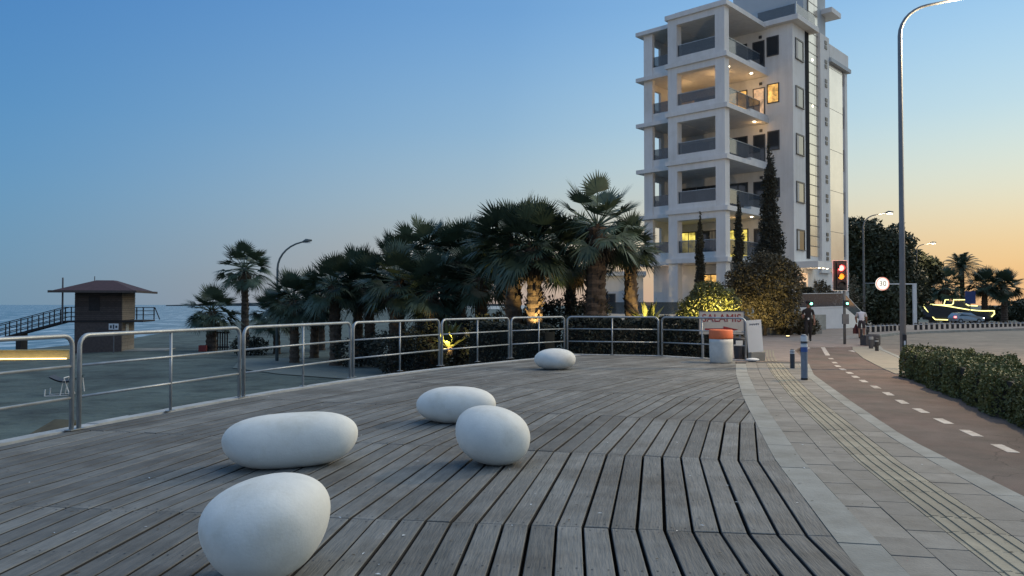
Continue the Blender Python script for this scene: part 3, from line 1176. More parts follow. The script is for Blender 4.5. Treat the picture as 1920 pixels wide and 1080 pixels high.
# flat dark strip painting a recess's shade, stair glazing, vents, clad panels on the right hand wall
part('dark_strip', m_dkstrip, (1.662, 1.70, 8.06, 8.62, 4.7, 20.15))
zr = 4.9
k = 0
while zr < 24.0:
    for (ya, yb) in ((8.66, 9.62), (9.66, 10.24)):
        tilt = .0
        part('stair_pane', m_fglass, (1.664, 1.70, ya, yb, zr + .02, zr + .66))
    part('stair_transom', m_frame, (1.664, 1.712, 8.64, 10.26, zr + .665, zr + .695))
    zr += .70
part('stair_light', m_bulb, (1.70, 1.73, 9.2, 9.3, 15.2, 15.32))
part('stair_light', m_bulb, (1.70, 1.73, 9.2, 9.3, 18.4, 18.52))
part('concrete_pier', m_white, (1.2, 1.86, 10.3, 11.96, 3.8, 20.6))
for k in range(12):
    zz = 4.7 + k * 1.36
    part('vent', m_frame, (1.862, 1.90, 11.1, 11.5, zz, zz + .24), (1.862, 1.90, 11.1, 11.5, zz + .34, zz + .58))
for k in range(6):
    zz = 3.9 + k * 2.95
    part('clad_panel', m_panel, (1.664, 1.74, 12.04, 14.9, zz, min(zz + 2.92, 18.84)))
part('end_pier', m_white, (1.2, 1.80, 15.25, 15.72, 1, 18.84))
# ground floor
part('ground_wall', m_white, (-6.9, -.4, 2.6, 5.99, .4, Z0 - .03))
part('ground_column', m_white, (-4.21, -3.55, .12, .72, .4, Z0))
part('ground_column', m_white, (-.84, -.2, .12, .72, .4, Z0))
window(-5.6, -4.9, 1.05, 3.6, 2.6, m_lit3, mullion=False, name='garden_door')
window(-3.4, -1.6, 1.3, 3.6, 2.6, m_lit, name='ground_window')
part('terrace_wall', m_white2, (-9.5, -1.0, -2.3, -2.0, -.6, 1.0))
part('terrace_floor', m_conc, (-9.5, 3.5, -2.0, 6.5, -.6, .95))
part('terrace_screen', m_rail_glass, (-9.5, -2.2, -2.2, -2.17, 1.0, 1.75))
# entrance on the right: canopy with spots, lit recess
part('entrance_canopy', m_white2, (1.2, 3.1, 6.3, 9.2, 4.0, 4.42))
ed = part('entrance_recess', m_lit3, (1.664, 1.72, 6.5, 8.1, 1.3, 3.7))
part('entrance_door', m_frame, (1.722, 1.76, 7.2, 7.75, 1.3, 3.1), parent=ed)
for y in (7.0, 7.7, 8.4):
    m_ = MB()
    m_.lathe([(.07, -.03), (.07, 0)], 10, (2.9, y, 3.999))
    m_.build('canopy_spot', m_bulb, bld)
lamp('canopy_light', bld, (2.4, 7.3, 3.5), 16, (1, .7, .4), .1)
lamp('door_light', bld, (-5.2, 1.9, 3.6), 7, (1, .66, .4), .1)

# low white annex seen between the palms
an = thing('annex', 'low white flat roofed annex between the palms and the apartment block', 'building', (6.2, 56.5, -.2), R(-8))
part('wall', m_white, (-.4, 3.4, 0, 4, 0, 3.9), parent=an)
part('roof_slab', m_white, (-.9, 3.6, -.5, 4.3, 3.905, 4.2), parent=an)
window(.4, 1.4, 1.2, 2.6, 0, m_glassd, parent=an)
window(2.0, 2.8, 1.2, 2.6, 0, m_glassd, parent=an)

# forecourt wall with glass screen
fw = thing('retaining_wall', 'white forecourt wall with smoked glass screen behind the walking person', 'wall', (0, 0, 0))
WP = [(18.55, 50.0), (22.5, 52.0), (26.0, 56.5)]


def wall_seg(m_, a, c, th, z0a, z1a, z0c, z1c):
    a = Vector(a)
    c = Vector(c)
    d = (c - a).normalized()
    n_ = Vector((-d.y, d.x)) * th
    vs_ = []
    for (pp, z0_, z1_) in ((a, z0a, z1a), (c, z0c, z1c)):
        for q in (pp, pp + n_):
            vs_ += [(q.x, q.y, z0_), (q.x, q.y, z1_)]
    m_.add(vs_, [(0, 4, 5, 1), (2, 3, 7, 6), (0, 1, 3, 2), (4, 6, 7, 5), (1, 5, 7, 3), (0, 2, 6, 4)])


mb = MB()
wall_seg(mb, WP[0], WP[1], .25, -.2, 1.32, -.2, 1.42)
wall_seg(mb, WP[1], WP[2], .25, -.2, 1.42, -.3, .05)
mb.build('wall_body', m_white2, fw)
mb = MB()
wall_seg(mb, (18.5, 49.97), (22.53, 51.98), .32, 1.321, 1.40, 1.421, 1.50)
mb.build('coping', m_white2, fw)
mb = MB()
wall_seg(mb, (18.6, 50.12), (22.5, 52.1), .03, 1.40, 2.28, 1.50, 2.36)
wall_seg(mb, (22.51, 52.11), (25.4, 55.8), .03, 1.45, 2.36, .3, 1.0)
mb.build('glass_screen', m_rail_glass, fw)
mb = MB()
wall_seg(mb, (18.6, 50.10), (22.5, 52.08), .06, 2.281, 2.32, 2.361, 2.40)
wall_seg(mb, (22.51, 52.09), (25.4, 55.78), .06, 2.361, 2.40, 1.0, 1.04)
mb.build('screen_rail', m_white2, fw)
mb = MB()
mb.box(18.1, 18.5, 49.7, 50.1, -.2, 1.5)
mb.build('gate_pillar', m_white2, fw)
mb = MB()
mb.box(17.1, 18.1, 49.9, 49.97, 0, 1.45)
mb.build('gate_panel', m_black, fw)
mb = MB()
mb.box(12.6, 15.0, 41.2, 41.6, -.2, .32)
mb.box(15.0, 17.0, 42.2, 42.6, -.2, .34)
o = mb.build('low_stone_wall', m_conc)
tag(o, 'low pale stone wall edging the shrubs left of the walking person', 'wall')


# ================================================================== plants
def leaf_cloud(lobes, n, size, seed, flat=.0, shell=.55):
    """n small leaf faces spread through ellipsoid lobes (x,y,z,rx,ry,rz)"""
    g = np.random.default_rng(seed)
    lobes = np.array(lobes, float)
    wt = lobes[:, 3] * lobes[:, 4] + lobes[:, 3] * lobes[:, 5]
    idx = g.choice(len(lobes), n, p=wt / wt.sum())
    d = g.normal(size=(n, 3))
    d /= np.linalg.norm(d, axis=1)[:, None]
    r = shell + (1 - shell) * g.random(n) ** .6
    r *= 1 + .16 * np.sin(d[:, 0] * 7 + idx) * np.cos(d[:, 2] * 6 + idx * 2) + g.normal(size=n) * .05
    c = lobes[idx, :3] + d * lobes[idx, 3:] * r[:, None]
    a = g.normal(size=(n, 3))
    a += d * .6
    a /= np.linalg.norm(a, axis=1)[:, None]
    b = np.cross(a, g.normal(size=(n, 3)))
    b /= np.linalg.norm(b, axis=1)[:, None] + 1e-9
    s = size * (0.6 + .8 * g.random(n))[:, None]
    v = np.empty((n * 4, 3))
    v[0::4] = c - a * s
    v[1::4] = c + b * s * .42
    v[2::4] = c + a * s
    v[3::4] = c - b * s * .42
    return v


def mesh_quads(name, v, m):
    me = bpy.data.meshes.new(name)
    n = len(v) // 4
    me.vertices.add(len(v))
    me.vertices.foreach_set('co', v.astype(np.float32).ravel())
    me.loops.add(n * 4)
    me.loops.foreach_set('vertex_index', np.arange(n * 4, dtype=np.int32))
    me.polygons.add(n)
    me.polygons.foreach_set('loop_start', np.arange(0, n * 4, 4, dtype=np.int32))
    me.polygons.foreach_set('loop_total', np.full(n, 4, dtype=np.int32))
    me.materials.append(m)
    me.update(calc_edges=True)
    return me


def branch(m_, a, b, r0, r1, rnd, bend=.15):
    a = Vector(a)
    b = Vector(b)
    mid = (a + b) / 2 + Vector((rnd.uniform(-1, 1), rnd.uniform(-1, 1), rnd.uniform(0, 1))) * bend * (b - a).length
    pts = []
    for k in range(6):
        tt = k / 5
        pts.append(a * (1 - tt) ** 2 + mid * 2 * tt * (1 - tt) + b * tt * tt)
    m_.tube(pts, [r0 + (r1 - r0) * k / 5 for k in range(6)], 7)


def leafy_tree(name, label, loc, lobes, nleaf, size, m, trunk_h, trunk_r, seed, group=None, cat='tree', stems=1):
    rnd = random.Random(seed)
    o_ = thing(name, label, cat, loc, 0, group)
    m_ = MB()
    for s_ in range(stems):
        bx, by = (rnd.uniform(-.3, .3), rnd.uniform(-.3, .3)) if stems > 1 else (0, 0)
        top = Vector((bx * 1.8, by * 1.8, trunk_h))
        branch(m_, (bx, by, -.1), top, trunk_r, trunk_r * .7, rnd, .06)
        for lb in lobes[s_::stems]:
            branch(m_, top - Vector((0, 0, .1)), (lb[0], lb[1], lb[2]), trunk_r * .5, trunk_r * .12, rnd)
            for _ in range(3):
                q = Vector((lb[0] + rnd.uniform(-.6, .6) * lb[3], lb[1] + rnd.uniform(-.6, .6) * lb[4], lb[2] + rnd.uniform(-.3, .6) * lb[5]))
                branch(m_, (lb[0], lb[1], lb[2]), q, trunk_r * .14, trunk_r * .05, rnd)
    m_.build('trunk', m_wood_tr, o_, smooth=True)
    link('crown', mesh_quads('crown', leaf_cloud(lobes, nleaf, size, seed), m), o_)
    return o_


# --- fan palms
def fan_crown(seed, nf=40, blade=.80, pet=1.02, nleaf=24, lo=-46, hi=80):
    rnd = random.Random(seed)
    q = []
    stems = MB()
    for k in range(nf):
        u = (k + .5) / nf
        el = math.asin(math.sin(R(hi)) + (math.sin(R(lo)) - math.sin(R(hi))) * u) + R(rnd.uniform(-9, 9))
        az = k * 2.39996 + rnd.uniform(-.25, .25)
        L_ = pet * rnd.uniform(.8, 1.12)
        B_ = blade * rnd.uniform(.82, 1.12)
        d = Vector((math.cos(el) * math.cos(az), math.cos(el) * math.sin(az), math.sin(el)))
        droop = Vector((0, 0, -.05 - .20 * max(0, math.cos(el)) * (1 - math.sin(max(el, 0)))))
        base = d * .12
        tip = d * L_ + droop * L_ * .5
        stems.tube([base, (base + tip) / 2 - droop * .1, tip], [.03, .02, .014], 4, caps=False)
        f = (tip - base).normalized()
        side = f.cross(Vector((0, 0, 1)))
        if side.length < .1:
            side = Vector((math.cos(az + 1.57), math.sin(az + 1.57), 0))
        side.normalize()
        side = (side + Vector((0, 0, rnd.uniform(-.6, .6)))).normalized()
        soft = .04 + .26 * sstep((R(45) - el) / R(75))
        up = side.cross(f).normalized()
        for j in range(nleaf):
            t_ = (j + .5) / nleaf * 2 - 1
            a = t_ * R(98)
            ln = B_ * (1 - .34 * abs(t_) ** 1.6) * rnd.uniform(.9, 1.08)
            dr = (f * math.cos(a) + side * math.sin(a)).normalized()
            dr = (dr + up * (.22 * abs(t_) + rnd.uniform(-.07, .07))).normalized()
            wd = dr.cross(up).normalized() * (.030 * blade + .010)
            p0 = tip
            p1 = tip + dr * ln * .52
            fall = Vector((0, 0, -1)) * ln * rnd.uniform(.3, 1.3) * soft
            p2 = tip + dr * ln * .94 + fall
            q += [p0 - wd * .5, p0 + wd * .5, p1 + wd, p1 - wd]
            q += [p1 - wd, p1 + wd, p2 + wd * .08, p2 - wd * .08]
    v = np.array([tuple(x) for x in q])
    # leaf stalks as quads too
    sv = []
    for fce in stems.f:
        sv += [stems.v[i] for i in fce]
    return np.vstack([v, np.array(sv)])


CROWNS = [mesh_quads('fan_crown', fan_crown(11 + k, nf=40 + 3 * k, blade=(.86, .80, .92, .84)[k], pet=(.96, 1.02, .90, .98)[k], nleaf=26), m_frond2 if k == 1 else m_frond) for k in range(4)]
SKIRTS = [mesh_quads('dead_fronds', fan_crown(31 + k, nf=22, blade=.78, pet=.6, nleaf=16, lo=-86, hi=-50), m_dead) for k in range(2)]


def palm(label, x, y, zc, rad, trunk_r, ci, lean=(0, 0), skirt=.8, seed=0, zg=None, group='fan palms along the promenade', cat='palm tree'):
    rnd = random.Random(seed * 13 + 5)
    zg = ground_z(x, y) if zg is None else zg
    o_ = thing('fan_palm', label, cat, (x, y, zg), 0, group)
    h = zc - zg
    m_ = MB()
    npt = max(8, int(h / .16))
    pts, rads = [], []
    for k in range(npt + 1):
        t_ = k / npt
        pts.append((lean[0] * t_ * t_, lean[1] * t_ * t_, -.15 + (h + .15) * t_))
        rr_ = trunk_r * (1.18 - .35 * t_ + .25 * max(0, t_ - .8) * 4)
        rads.append(rr_ * (1 + (.09 if k % 2 else -.06) + rnd.uniform(-.03, .03)))
    m_.tube(pts, rads, 12)
    # old leaf bases standing off the trunk
    for k in range(int(h * 16)):
        t_ = .35 + .65 * rnd.random()
        a = rnd.uniform(0, 6.28)
        rr_ = trunk_r * (1.1 - .2 * t_)
        c = Vector((lean[0] * t_ * t_ + rr_ * math.cos(a), lean[1] * t_ * t_ + rr_ * math.sin(a), h * t_))
        d = Vector((math.cos(a) * .6, math.sin(a) * .6, .8)) * trunk_r * .75
        s_ = Vector((-math.sin(a), math.cos(a), 0)) * trunk_r * .22
        m_.add([c - s_, c + s_, c + d + s_ * .6, c + d - s_ * .6], [(0, 1, 2, 3)])
    m_.build('trunk', m_bark, o_)
    cr = link('crown', CROWNS[ci % 4], o_, (lean[0], lean[1], h), rnd.uniform(0, 6.28))
    cr.scale = (rad / 1.72,) * 3
    if skirt:
        sk = link('dead_skirt', SKIRTS[ci % 2], o_, (lean[0], lean[1], h - .05 * rad), rnd.uniform(0, 6.28))
        sk.scale = (rad / 1.72 * skirt * .85,) * 3
    return o_


PALMS = [
    # label, px x at Y, Y, crown z, radius, trunk radius
    ('short stout fan palm with a red crate at its foot', 397, 55.0, 1.10, 2.2, .34, 0, .5),
    ('tall slim fan palm standing alone left of the beach lamp post', 460, 62.0, 4.5, 2.5, .28, 1, .7),
    ('low fan palm just right of the beach lamp post', 553, 43.6, 1.85, 2.0, .25, 2, .8),
    ('fan palm second to the right of the beach lamp post, bare trunk', 630, 41.7, 2.6, 2.0, .30, 3, .8),
    ('fan palm with a broad dark trunk in the middle of the row', 745, 38.0, 2.75, 2.25, .36, 0, .9),
    ('slim far palm between the beach lamp post and the row', 604, 56.0, 2.0, 2.1, .22, 1, .6),
    ('low fan palm behind the beach lamp post', 520, 52.0, 1.0, 2.0, .22, 3, .6),
    ('fan palm crowding the left half of the row, low crown', 695, 42.5, 2.5, 2.2, .28, 2, .9),
    ('fan palm with a pointed top left of the highest crowns', 792, 42.0, 4.25, 2.4, .3, 1, .9),
    ('upright fan palm left of the two big crowns', 862, 40.0, 4.2, 2.3, .3, 2, .9),
    ('low fan palm in the thick of the row, below the pointed one', 815, 37.5, 2.3, 2.1, .3, 3, .9),
    ('low fan palm below the upright one', 905, 37.0, 2.9, 2.2, .3, 0, .9),
    ('big fan palm with the left hand of the two large crowns', 962, 34.5, 4.35, 2.45, .36, 2, 1.0),
    ('fan palm whose lower trunk is lit amber from below', 1003, 33.5, 4.1, 2.3, .34, 3, 1.0),
    ('tallest fan palm with a thick shaggy trunk near the building', 1116, 33.0, 4.95, 2.35, .42, 1, 1.0),
    ('fan palm leaning behind the tallest one, slim brown trunk', 1066, 37.5, 3.9, 2.3, .26, 0, .9),
    ('fan palm filling the row behind the broad dark trunk', 672, 46.5, 3.0, 2.4, .28, 0, .9),
    ('fan palm behind the pointed one, its crown joining the row', 738, 47.0, 3.9, 2.5, .28, 3, .9),
    ('fan palm just left of the upright one, crown low in the row', 832, 45.0, 4.1, 2.5, .28, 0, .9),
    ('fan palm filling the gap left of the two large crowns', 900, 42.0, 4.0, 2.4, .28, 1, .9),
    ('fan palm with a low wide crown behind the bare trunks', 590, 48.0, 1.9, 2.2, .25, 0, .9),
    ('small fan palm nearest the building with a lit trunk', 1185, 35.5, 4.25, 1.75, .30, 2, .9),
]
for k, (lb, px, Yp, zc, rad, tr, ci, sk) in enumerate(PALMS):
    palm(lb, round((px - 960) / 1442 * Yp, 2), Yp, zc, rad, tr, ci, (random.uniform(-.25, .25), random.uniform(-.2, .2)), sk, k)
for k, (x, y, zc, rad, lb) in enumerate([(52.0, 120, 3.9, 3.0, 'fan palm over the lit boat, leftmost of the far four'), (66.5, 118, 4.4, 3.3, 'fan palm behind the blue sign beside the lit boat'),
                                         (72.5, 118, 4.6, 3.2, 'fan palm right of the tall date palm behind the boat'), (75.5, 118, 4.4, 3.2, 'fan palm at the far right beyond the lit boat')]):
    palm(lb, x if k else 65.5, y, zc, rad, .42, k, (0, 0), .7, 40 + k, zg=-1.3, group='far fan palms behind the boat')


def date_crown(seed, nf=46, ln=2.6):
    rnd = random.Random(seed)
    q = []
    for k in range(nf):
        el = R(80 - 105 * ((k + .5) / nf))
        az = k * 2.39996
        d = Vector((math.cos(el) * math.cos(az), math.cos(el) * math.sin(az), math.sin(el)))
        side = Vector((-math.sin(az), math.cos(az), 0))
        n = 16
        prev = Vector((0, 0, 0))
        for j in range(n):
            t_ = (j + 1) / n
            p_ = d * ln * t_ + Vector((0, 0, -1)) * ln * .55 * t_ * t_ * math.cos(el * .6)
            w_ = side * .03
            q += [prev - w_, prev + w_, p_ + w_, p_ - w_]
            tang = (p_ - prev).normalized()
            for sg in (-1, 1):
                dr = (side * sg * .85 + tang * .6 + Vector((0, 0, -.35))).normalized()
                l2 = .75 * (1 - .55 * abs(t_ - .45))
                ww = tang * .07
                q += [p_ - ww, p_ + ww, p_ + dr * l2 + ww * .1, p_ + dr * l2 - ww * .1]
            prev = p_
    return np.array([tuple(v) for v in q])


dp = thing('date_palm', 'tall date palm with drooping feather leaves behind the lit boat', 'palm tree', (69.9, 119.5, -1.3))
mb = MB()
mb.tube([(0, 0, -.2), (.1, 0, 4), (0, 0, 8.6)], [.42, .32, .36], 10)
mb.build('trunk', m_bark, dp)
o = link('crown', mesh_quads('crown', date_crown(5, nf=60, ln=3.9), m_frond), dp, (0, 0, 8.6))

# --- trees and shrubs round the building
leafy_tree('oleander_tree', 'broad dark red brown bushy tree in front of the building entrance', (12.95, 39.6, -.1),
           [(0, 0, 2.6, 1.5, 1.3, 1.2), (-1.1, .1, 2.1, 1.1, 1.0, 1.0), (1.0, 0, 2.5, 1.05, 1.0, 1.1), (.3, .2, 3.5, 1.2, 1.0, .95), (-.9, 0, 3.0, 1.0, .9, .9),
            (1.2, .2, 3.3, .8, .8, .8), (-1.9, 0, 1.5, .7, .8, .9), (.6, -.4, 1.4, 1.2, .8, .9)], 26000, .075, m_leafr, .9, .11, 3, stems=4)
ys_ = leafy_tree('laurel_bush', 'rounded bush glowing yellow from an uplight, beside the lettered sign', (8.95, 35.2, -.2),
                 [(0, 0, 1.7, 1.15, 1.0, .95), (-.7, 0, 1.4, .75, .7, .8), (.75, 0, 1.6, .75, .7, .9), (.1, 0, 2.3, .8, .7, .6)], 11000, .07, m_leafy, .6, .06, 4, cat='bush', stems=3)


def cypress(label, x, y, zg, ztop, r_, seed, n):
    o_ = thing('cypress_tree', label, 'tree', (x, y, zg), 0, 'cypresses before the building')
    h = ztop - zg
    m_ = MB()
    m_.tube([(0, 0, -.1), (0, 0, h * .5), (0, 0, h * .93)], [r_ * .22, r_ * .14, .01], 8)
    m_.build('trunk', m_wood_tr, o_)
    lob = []
    rnd = random.Random(seed)
    nlob = 15
    for k in range(nlob):
        t_ = k / (nlob - 1)
        rr_ = r_ * (math.sin(math.pi * min(1, (t_ * .78 + .22))) ** .6) * (1.08 if t_ < .6 else 1)
        rr_ = max(rr_, r_ * .16) * rnd.uniform(.85, 1.15)
        lob.append((rnd.uniform(-.15, .15) * r_, rnd.uniform(-.15, .15) * r_, h * (.05 + .92 * t_), rr_, rr_, h / nlob * 1.15))
    v = leaf_cloud(lob, n, .085, seed, shell=.3)
    link('crown', mesh_quads('crown', v, m_cyp), o_)
    # solid inner body so that the column is opaque
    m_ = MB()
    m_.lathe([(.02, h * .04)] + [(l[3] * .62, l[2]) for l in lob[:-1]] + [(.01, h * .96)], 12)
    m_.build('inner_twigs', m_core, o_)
    return o_


cypress('tallest cypress, a dark column against the building side wall', 14.45, 43.0, -.2, 10.4, .72, 1, 15000)
cypress('slender cypress in front of the balcony front, left of the others', 10.02, 41.0, -.2, 6.35, .27, 2, 5000)
cypress('middle cypress in front of the corner column', 12.4, 42.0, -.2, 7.35, .33, 3, 6000)

for k, (x, y, zg, lob, nl, lb) in enumerate([
    (42.4, 90, -.65, [(0, 0, 6.2, 4.0, 3.6, 4.2), (-2.6, 0, 4.2, 3.2, 3.0, 3.6), (1.4, 0, 8.6, 3.2, 2.8, 2.9), (2.8, 0, 5.0, 2.7, 2.6, 3.6), (-1.6, 0, 9.9, 3.0, 2.8, 2.5), (-3.4, 0, 8.0, 2.2, 2.2, 3.0)], 26000,
     'huge dark spreading tree behind the building and the traffic light'),
    (48.0, 93, -.7, [(0, 0, 4.6, 2.5, 2.2, 3.2), (.6, 0, 7.0, 2.2, 2.0, 1.9), (2.3, 0, 6.6, 1.7, 1.6, 1.5), (3.3, .3, 5.6, 1.0, 1.0, .8), (-1.5, 0, 7.2, 1.8, 1.8, 2.2)], 11000,
     'dark tree with ragged right edge beside the second street lamp'),
    (41.0, 84, -.6, [(0, 0, 2.2, 2.4, 2.2, 2.4), (2.0, 0, 1.4, 1.5, 1.5, 1.4), (-3.2, 0, 2.0, 2.2, 1.8, 2.1)], 9000,
     'low dark shrubby tree under the huge one behind the bollards'),
    (96.0, 132, -1.3, [(0, 0, 4.4, 5.5, 4, 3.8), (6, 0, 6.0, 5, 4, 5), (-4.5, 0, 2.6, 3.5, 3, 2.4)], 12000,
     'dark clump of trees at the right picture edge'),
    (82.5, 125, -1.2, [(0, 0, 1.8, 3.2, 2, 1.8), (3.5, 0, 2.2, 2.8, 2, 2.0), (-3.4, 0, 1.3, 2.4, 2, 1.3)], 7000,
     'low grey green shrub right of the lit boat')]):
    leafy_tree('broadleaf_tree', lb, (x, y, zg), lob, nl, .26, m_leaf, 2.0 if k < 2 or k == 3 else .5, .35 if k < 2 else .12, 60 + k, 'trees beyond the road')
leafy_tree('twiggy_shrub', 'thin twiggy shrub behind the traffic light pole', (24.6, 58.2, -.2), [(0, 0, 3.0, 1.6, 1.2, 1.4), (.7, 0, 2.0, 1.3, 1, 1.0)], 1700, .10, m_leafr, .7, .09, 71, cat='shrub', stems=4)

# shrubs in dark masses
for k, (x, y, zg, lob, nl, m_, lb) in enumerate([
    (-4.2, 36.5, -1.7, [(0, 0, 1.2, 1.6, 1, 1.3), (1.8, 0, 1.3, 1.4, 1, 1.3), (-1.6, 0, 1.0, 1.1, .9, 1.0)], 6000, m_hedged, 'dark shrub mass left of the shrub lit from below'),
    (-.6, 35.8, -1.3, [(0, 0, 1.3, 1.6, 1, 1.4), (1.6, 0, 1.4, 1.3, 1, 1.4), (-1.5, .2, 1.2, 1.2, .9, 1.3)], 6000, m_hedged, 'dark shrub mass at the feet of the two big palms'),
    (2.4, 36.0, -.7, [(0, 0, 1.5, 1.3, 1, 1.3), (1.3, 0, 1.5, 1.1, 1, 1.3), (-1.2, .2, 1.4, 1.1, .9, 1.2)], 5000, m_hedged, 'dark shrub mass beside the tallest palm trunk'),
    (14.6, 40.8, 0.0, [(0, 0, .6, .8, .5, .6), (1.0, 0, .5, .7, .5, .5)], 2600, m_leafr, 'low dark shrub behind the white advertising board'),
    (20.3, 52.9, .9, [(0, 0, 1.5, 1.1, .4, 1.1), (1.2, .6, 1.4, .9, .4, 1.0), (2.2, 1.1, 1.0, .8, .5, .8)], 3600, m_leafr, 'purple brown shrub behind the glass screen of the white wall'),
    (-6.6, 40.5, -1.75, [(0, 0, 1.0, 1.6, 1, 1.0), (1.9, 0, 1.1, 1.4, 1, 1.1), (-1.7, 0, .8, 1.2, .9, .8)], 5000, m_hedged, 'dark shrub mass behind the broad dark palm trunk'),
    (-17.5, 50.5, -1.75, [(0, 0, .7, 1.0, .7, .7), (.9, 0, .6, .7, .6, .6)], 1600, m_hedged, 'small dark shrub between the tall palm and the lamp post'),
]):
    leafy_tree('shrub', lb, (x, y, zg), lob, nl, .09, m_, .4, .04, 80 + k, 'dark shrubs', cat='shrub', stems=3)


def hedge(name, label, pts, wd, z0, z1, n, size, m, seed, cat='hedge'):
    """clipped hedge along a polyline of its centre"""
    o_ = thing(name, label, cat, (pts[0][0], pts[0][1], 0))
    g = np.random.default_rng(seed)
    P = np.array(pts, float)
    seg = np.linalg.norm(np.diff(P, axis=0), axis=1)
    cum = np.concatenate([[0], np.cumsum(seg)])
    t_ = g.random(n) * cum[-1]
    cx_ = np.interp(t_, cum, P[:, 0])
    cy_ = np.interp(t_, cum, P[:, 1])
    i = np.clip(np.searchsorted(cum, t_) - 1, 0, len(seg) - 1)
    dx = np.diff(P, axis=0)[i] / seg[i][:, None]
    nrm = np.stack([-dx[:, 1], dx[:, 0]], 1)
    face = g.random(n)
    u = g.random(n) * 2 - 1
    lat = np.where(face < .45, u, np.sign(u) * (1 - .12 * g.random(n) ** 2)) * wd / 2
    hz = z0 + (z1 - z0) * np.where(face < .45, 1 - .10 * g.random(n) ** 2, g.random(n))
    # round shoulders and lumps
    lump = .05 * np.sin(t_ * 2.1) + .05 * np.sin(t_ * 5.3 + lat * 3) + .03 * np.sin(t_ * 11 + 1)
    lat = lat * (1 - .14 * np.clip((hz - z0) / (z1 - z0), 0, 1) ** 4) * (1 + lump)
    hz = hz + (lump * .9 + g.normal(size=n) * .02) * (hz - z0) / (z1 - z0)
    c = np.stack([cx_ + nrm[:, 0] * lat - pts[0][0], cy_ + nrm[:, 1] * lat - pts[0][1], hz], 1)
    a = g.normal(size=(n, 3))
    a /= np.linalg.norm(a, axis=1)[:, None]
    b = np.cross(a, g.normal(size=(n, 3)))
    b /= np.linalg.norm(b, axis=1)[:, None]
    s = size * (.6 + .8 * g.random(n))[:, None]
    v = np.empty((n * 4, 3))
    v[0::4] = c - a * s
    v[1::4] = c + b * s * .45
    v[2::4] = c + a * s
    v[3::4] = c - b * s * .45
    link('foliage', mesh_quads('foliage', v, m), o_)
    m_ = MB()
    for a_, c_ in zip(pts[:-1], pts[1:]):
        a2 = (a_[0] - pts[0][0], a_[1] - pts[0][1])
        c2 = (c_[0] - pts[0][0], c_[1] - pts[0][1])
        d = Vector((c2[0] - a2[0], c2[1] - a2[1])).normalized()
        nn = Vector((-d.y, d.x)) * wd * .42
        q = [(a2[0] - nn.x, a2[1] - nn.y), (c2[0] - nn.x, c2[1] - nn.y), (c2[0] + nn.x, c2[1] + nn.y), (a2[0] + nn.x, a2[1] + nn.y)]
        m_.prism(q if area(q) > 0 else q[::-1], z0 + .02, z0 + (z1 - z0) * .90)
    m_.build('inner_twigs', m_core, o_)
    return o_


hc = [(laner(y) + .66, y) for y in (2.0, 5.0, 7.5, 9.94, 12.2, 14.9, 17.3)]
hedge('clipped_hedge', 'long clipped green hedge between the cycle lane and the road', hc, 1.3, -.02, .58, 70000, .027, m_hedge, 5)
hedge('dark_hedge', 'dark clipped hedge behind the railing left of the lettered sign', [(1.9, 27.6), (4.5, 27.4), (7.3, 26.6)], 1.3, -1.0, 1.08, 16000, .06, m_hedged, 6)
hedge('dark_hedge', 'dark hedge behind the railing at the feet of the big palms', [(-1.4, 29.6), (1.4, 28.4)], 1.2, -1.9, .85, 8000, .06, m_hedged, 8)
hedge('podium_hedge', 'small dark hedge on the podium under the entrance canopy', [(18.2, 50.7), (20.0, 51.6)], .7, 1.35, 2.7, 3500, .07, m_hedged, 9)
# dry grass tufts behind the clipped hedge
mb = MB()
rnd = random.Random(4)
for k in range(46):
    y = rnd.uniform(8.5, 13.5)
    x = laner(y) + rnd.uniform(1.5, 2.3)
    for j in range(5):
        h = rnd.uniform(.55, 1.05)
        dx, dy = rnd.uniform(-.22, .22), rnd.uniform(-.22, .22)
        mb.add([(x - .003, y, -.1), (x + .003, y, -.1), (x + dx + .002, y + dy, h), (x + dx - .002, y + dy, h)], [(0, 1, 2, 3)])
o = mb.build('dry_grass', m_dead)
tag(o, 'thin dry grass stalks standing behind the clipped hedge', 'grass', kind='stuff')


# ground uplights with small lit plants
def uplight(label, x, y, zg, e_, aim, angle=80):
    o_ = thing('uplight', label, 'lamp', (x, y, zg), 0, 'garden uplights')
    m_ = MB()
    m_.lathe([(.09, 0), (.1, .08), (.09, .16)], 12)
    m_.build('housing', m_black, o_)
    m_ = MB()
    m_.lathe([(.08, .161), (.07, .175)], 12)
    m_.build('lens', m_up, o_)
    lamp('beam', o_, (0, 0, .26), e_, (1, .70, .26), .05, 'SPOT', aim, angle)
    return o_


uplight('uplight under the yellow glowing bush', 9.2, 33.7, -.1, 2400, (-.1, 1.3, 1.1), 110)
uplight('uplight under the left side of the broad bushy tree', 11.6, 37.5, -.1, 330, (.3, 1.3, 1.6), 90)
uplight('uplight under the right side of the broad bushy tree', 13.5, 37.7, -.1, 110, (.1, 1.3, 1.6), 90)
uplight('uplight at the foot of the amber lit palm trunk', .95, 32.3, .25, 520, (.05, 1.0, 1.3), 60)
uplight('uplight beside the small palm nearest the building', 6.0, 33.7, .35, 420, (-.05, 1.0, .9), 100)
uplight('uplight under the yellow lit shrub behind the railing', -2.9, 33.6, -.5, 420, (.1, .9, .9), 120)


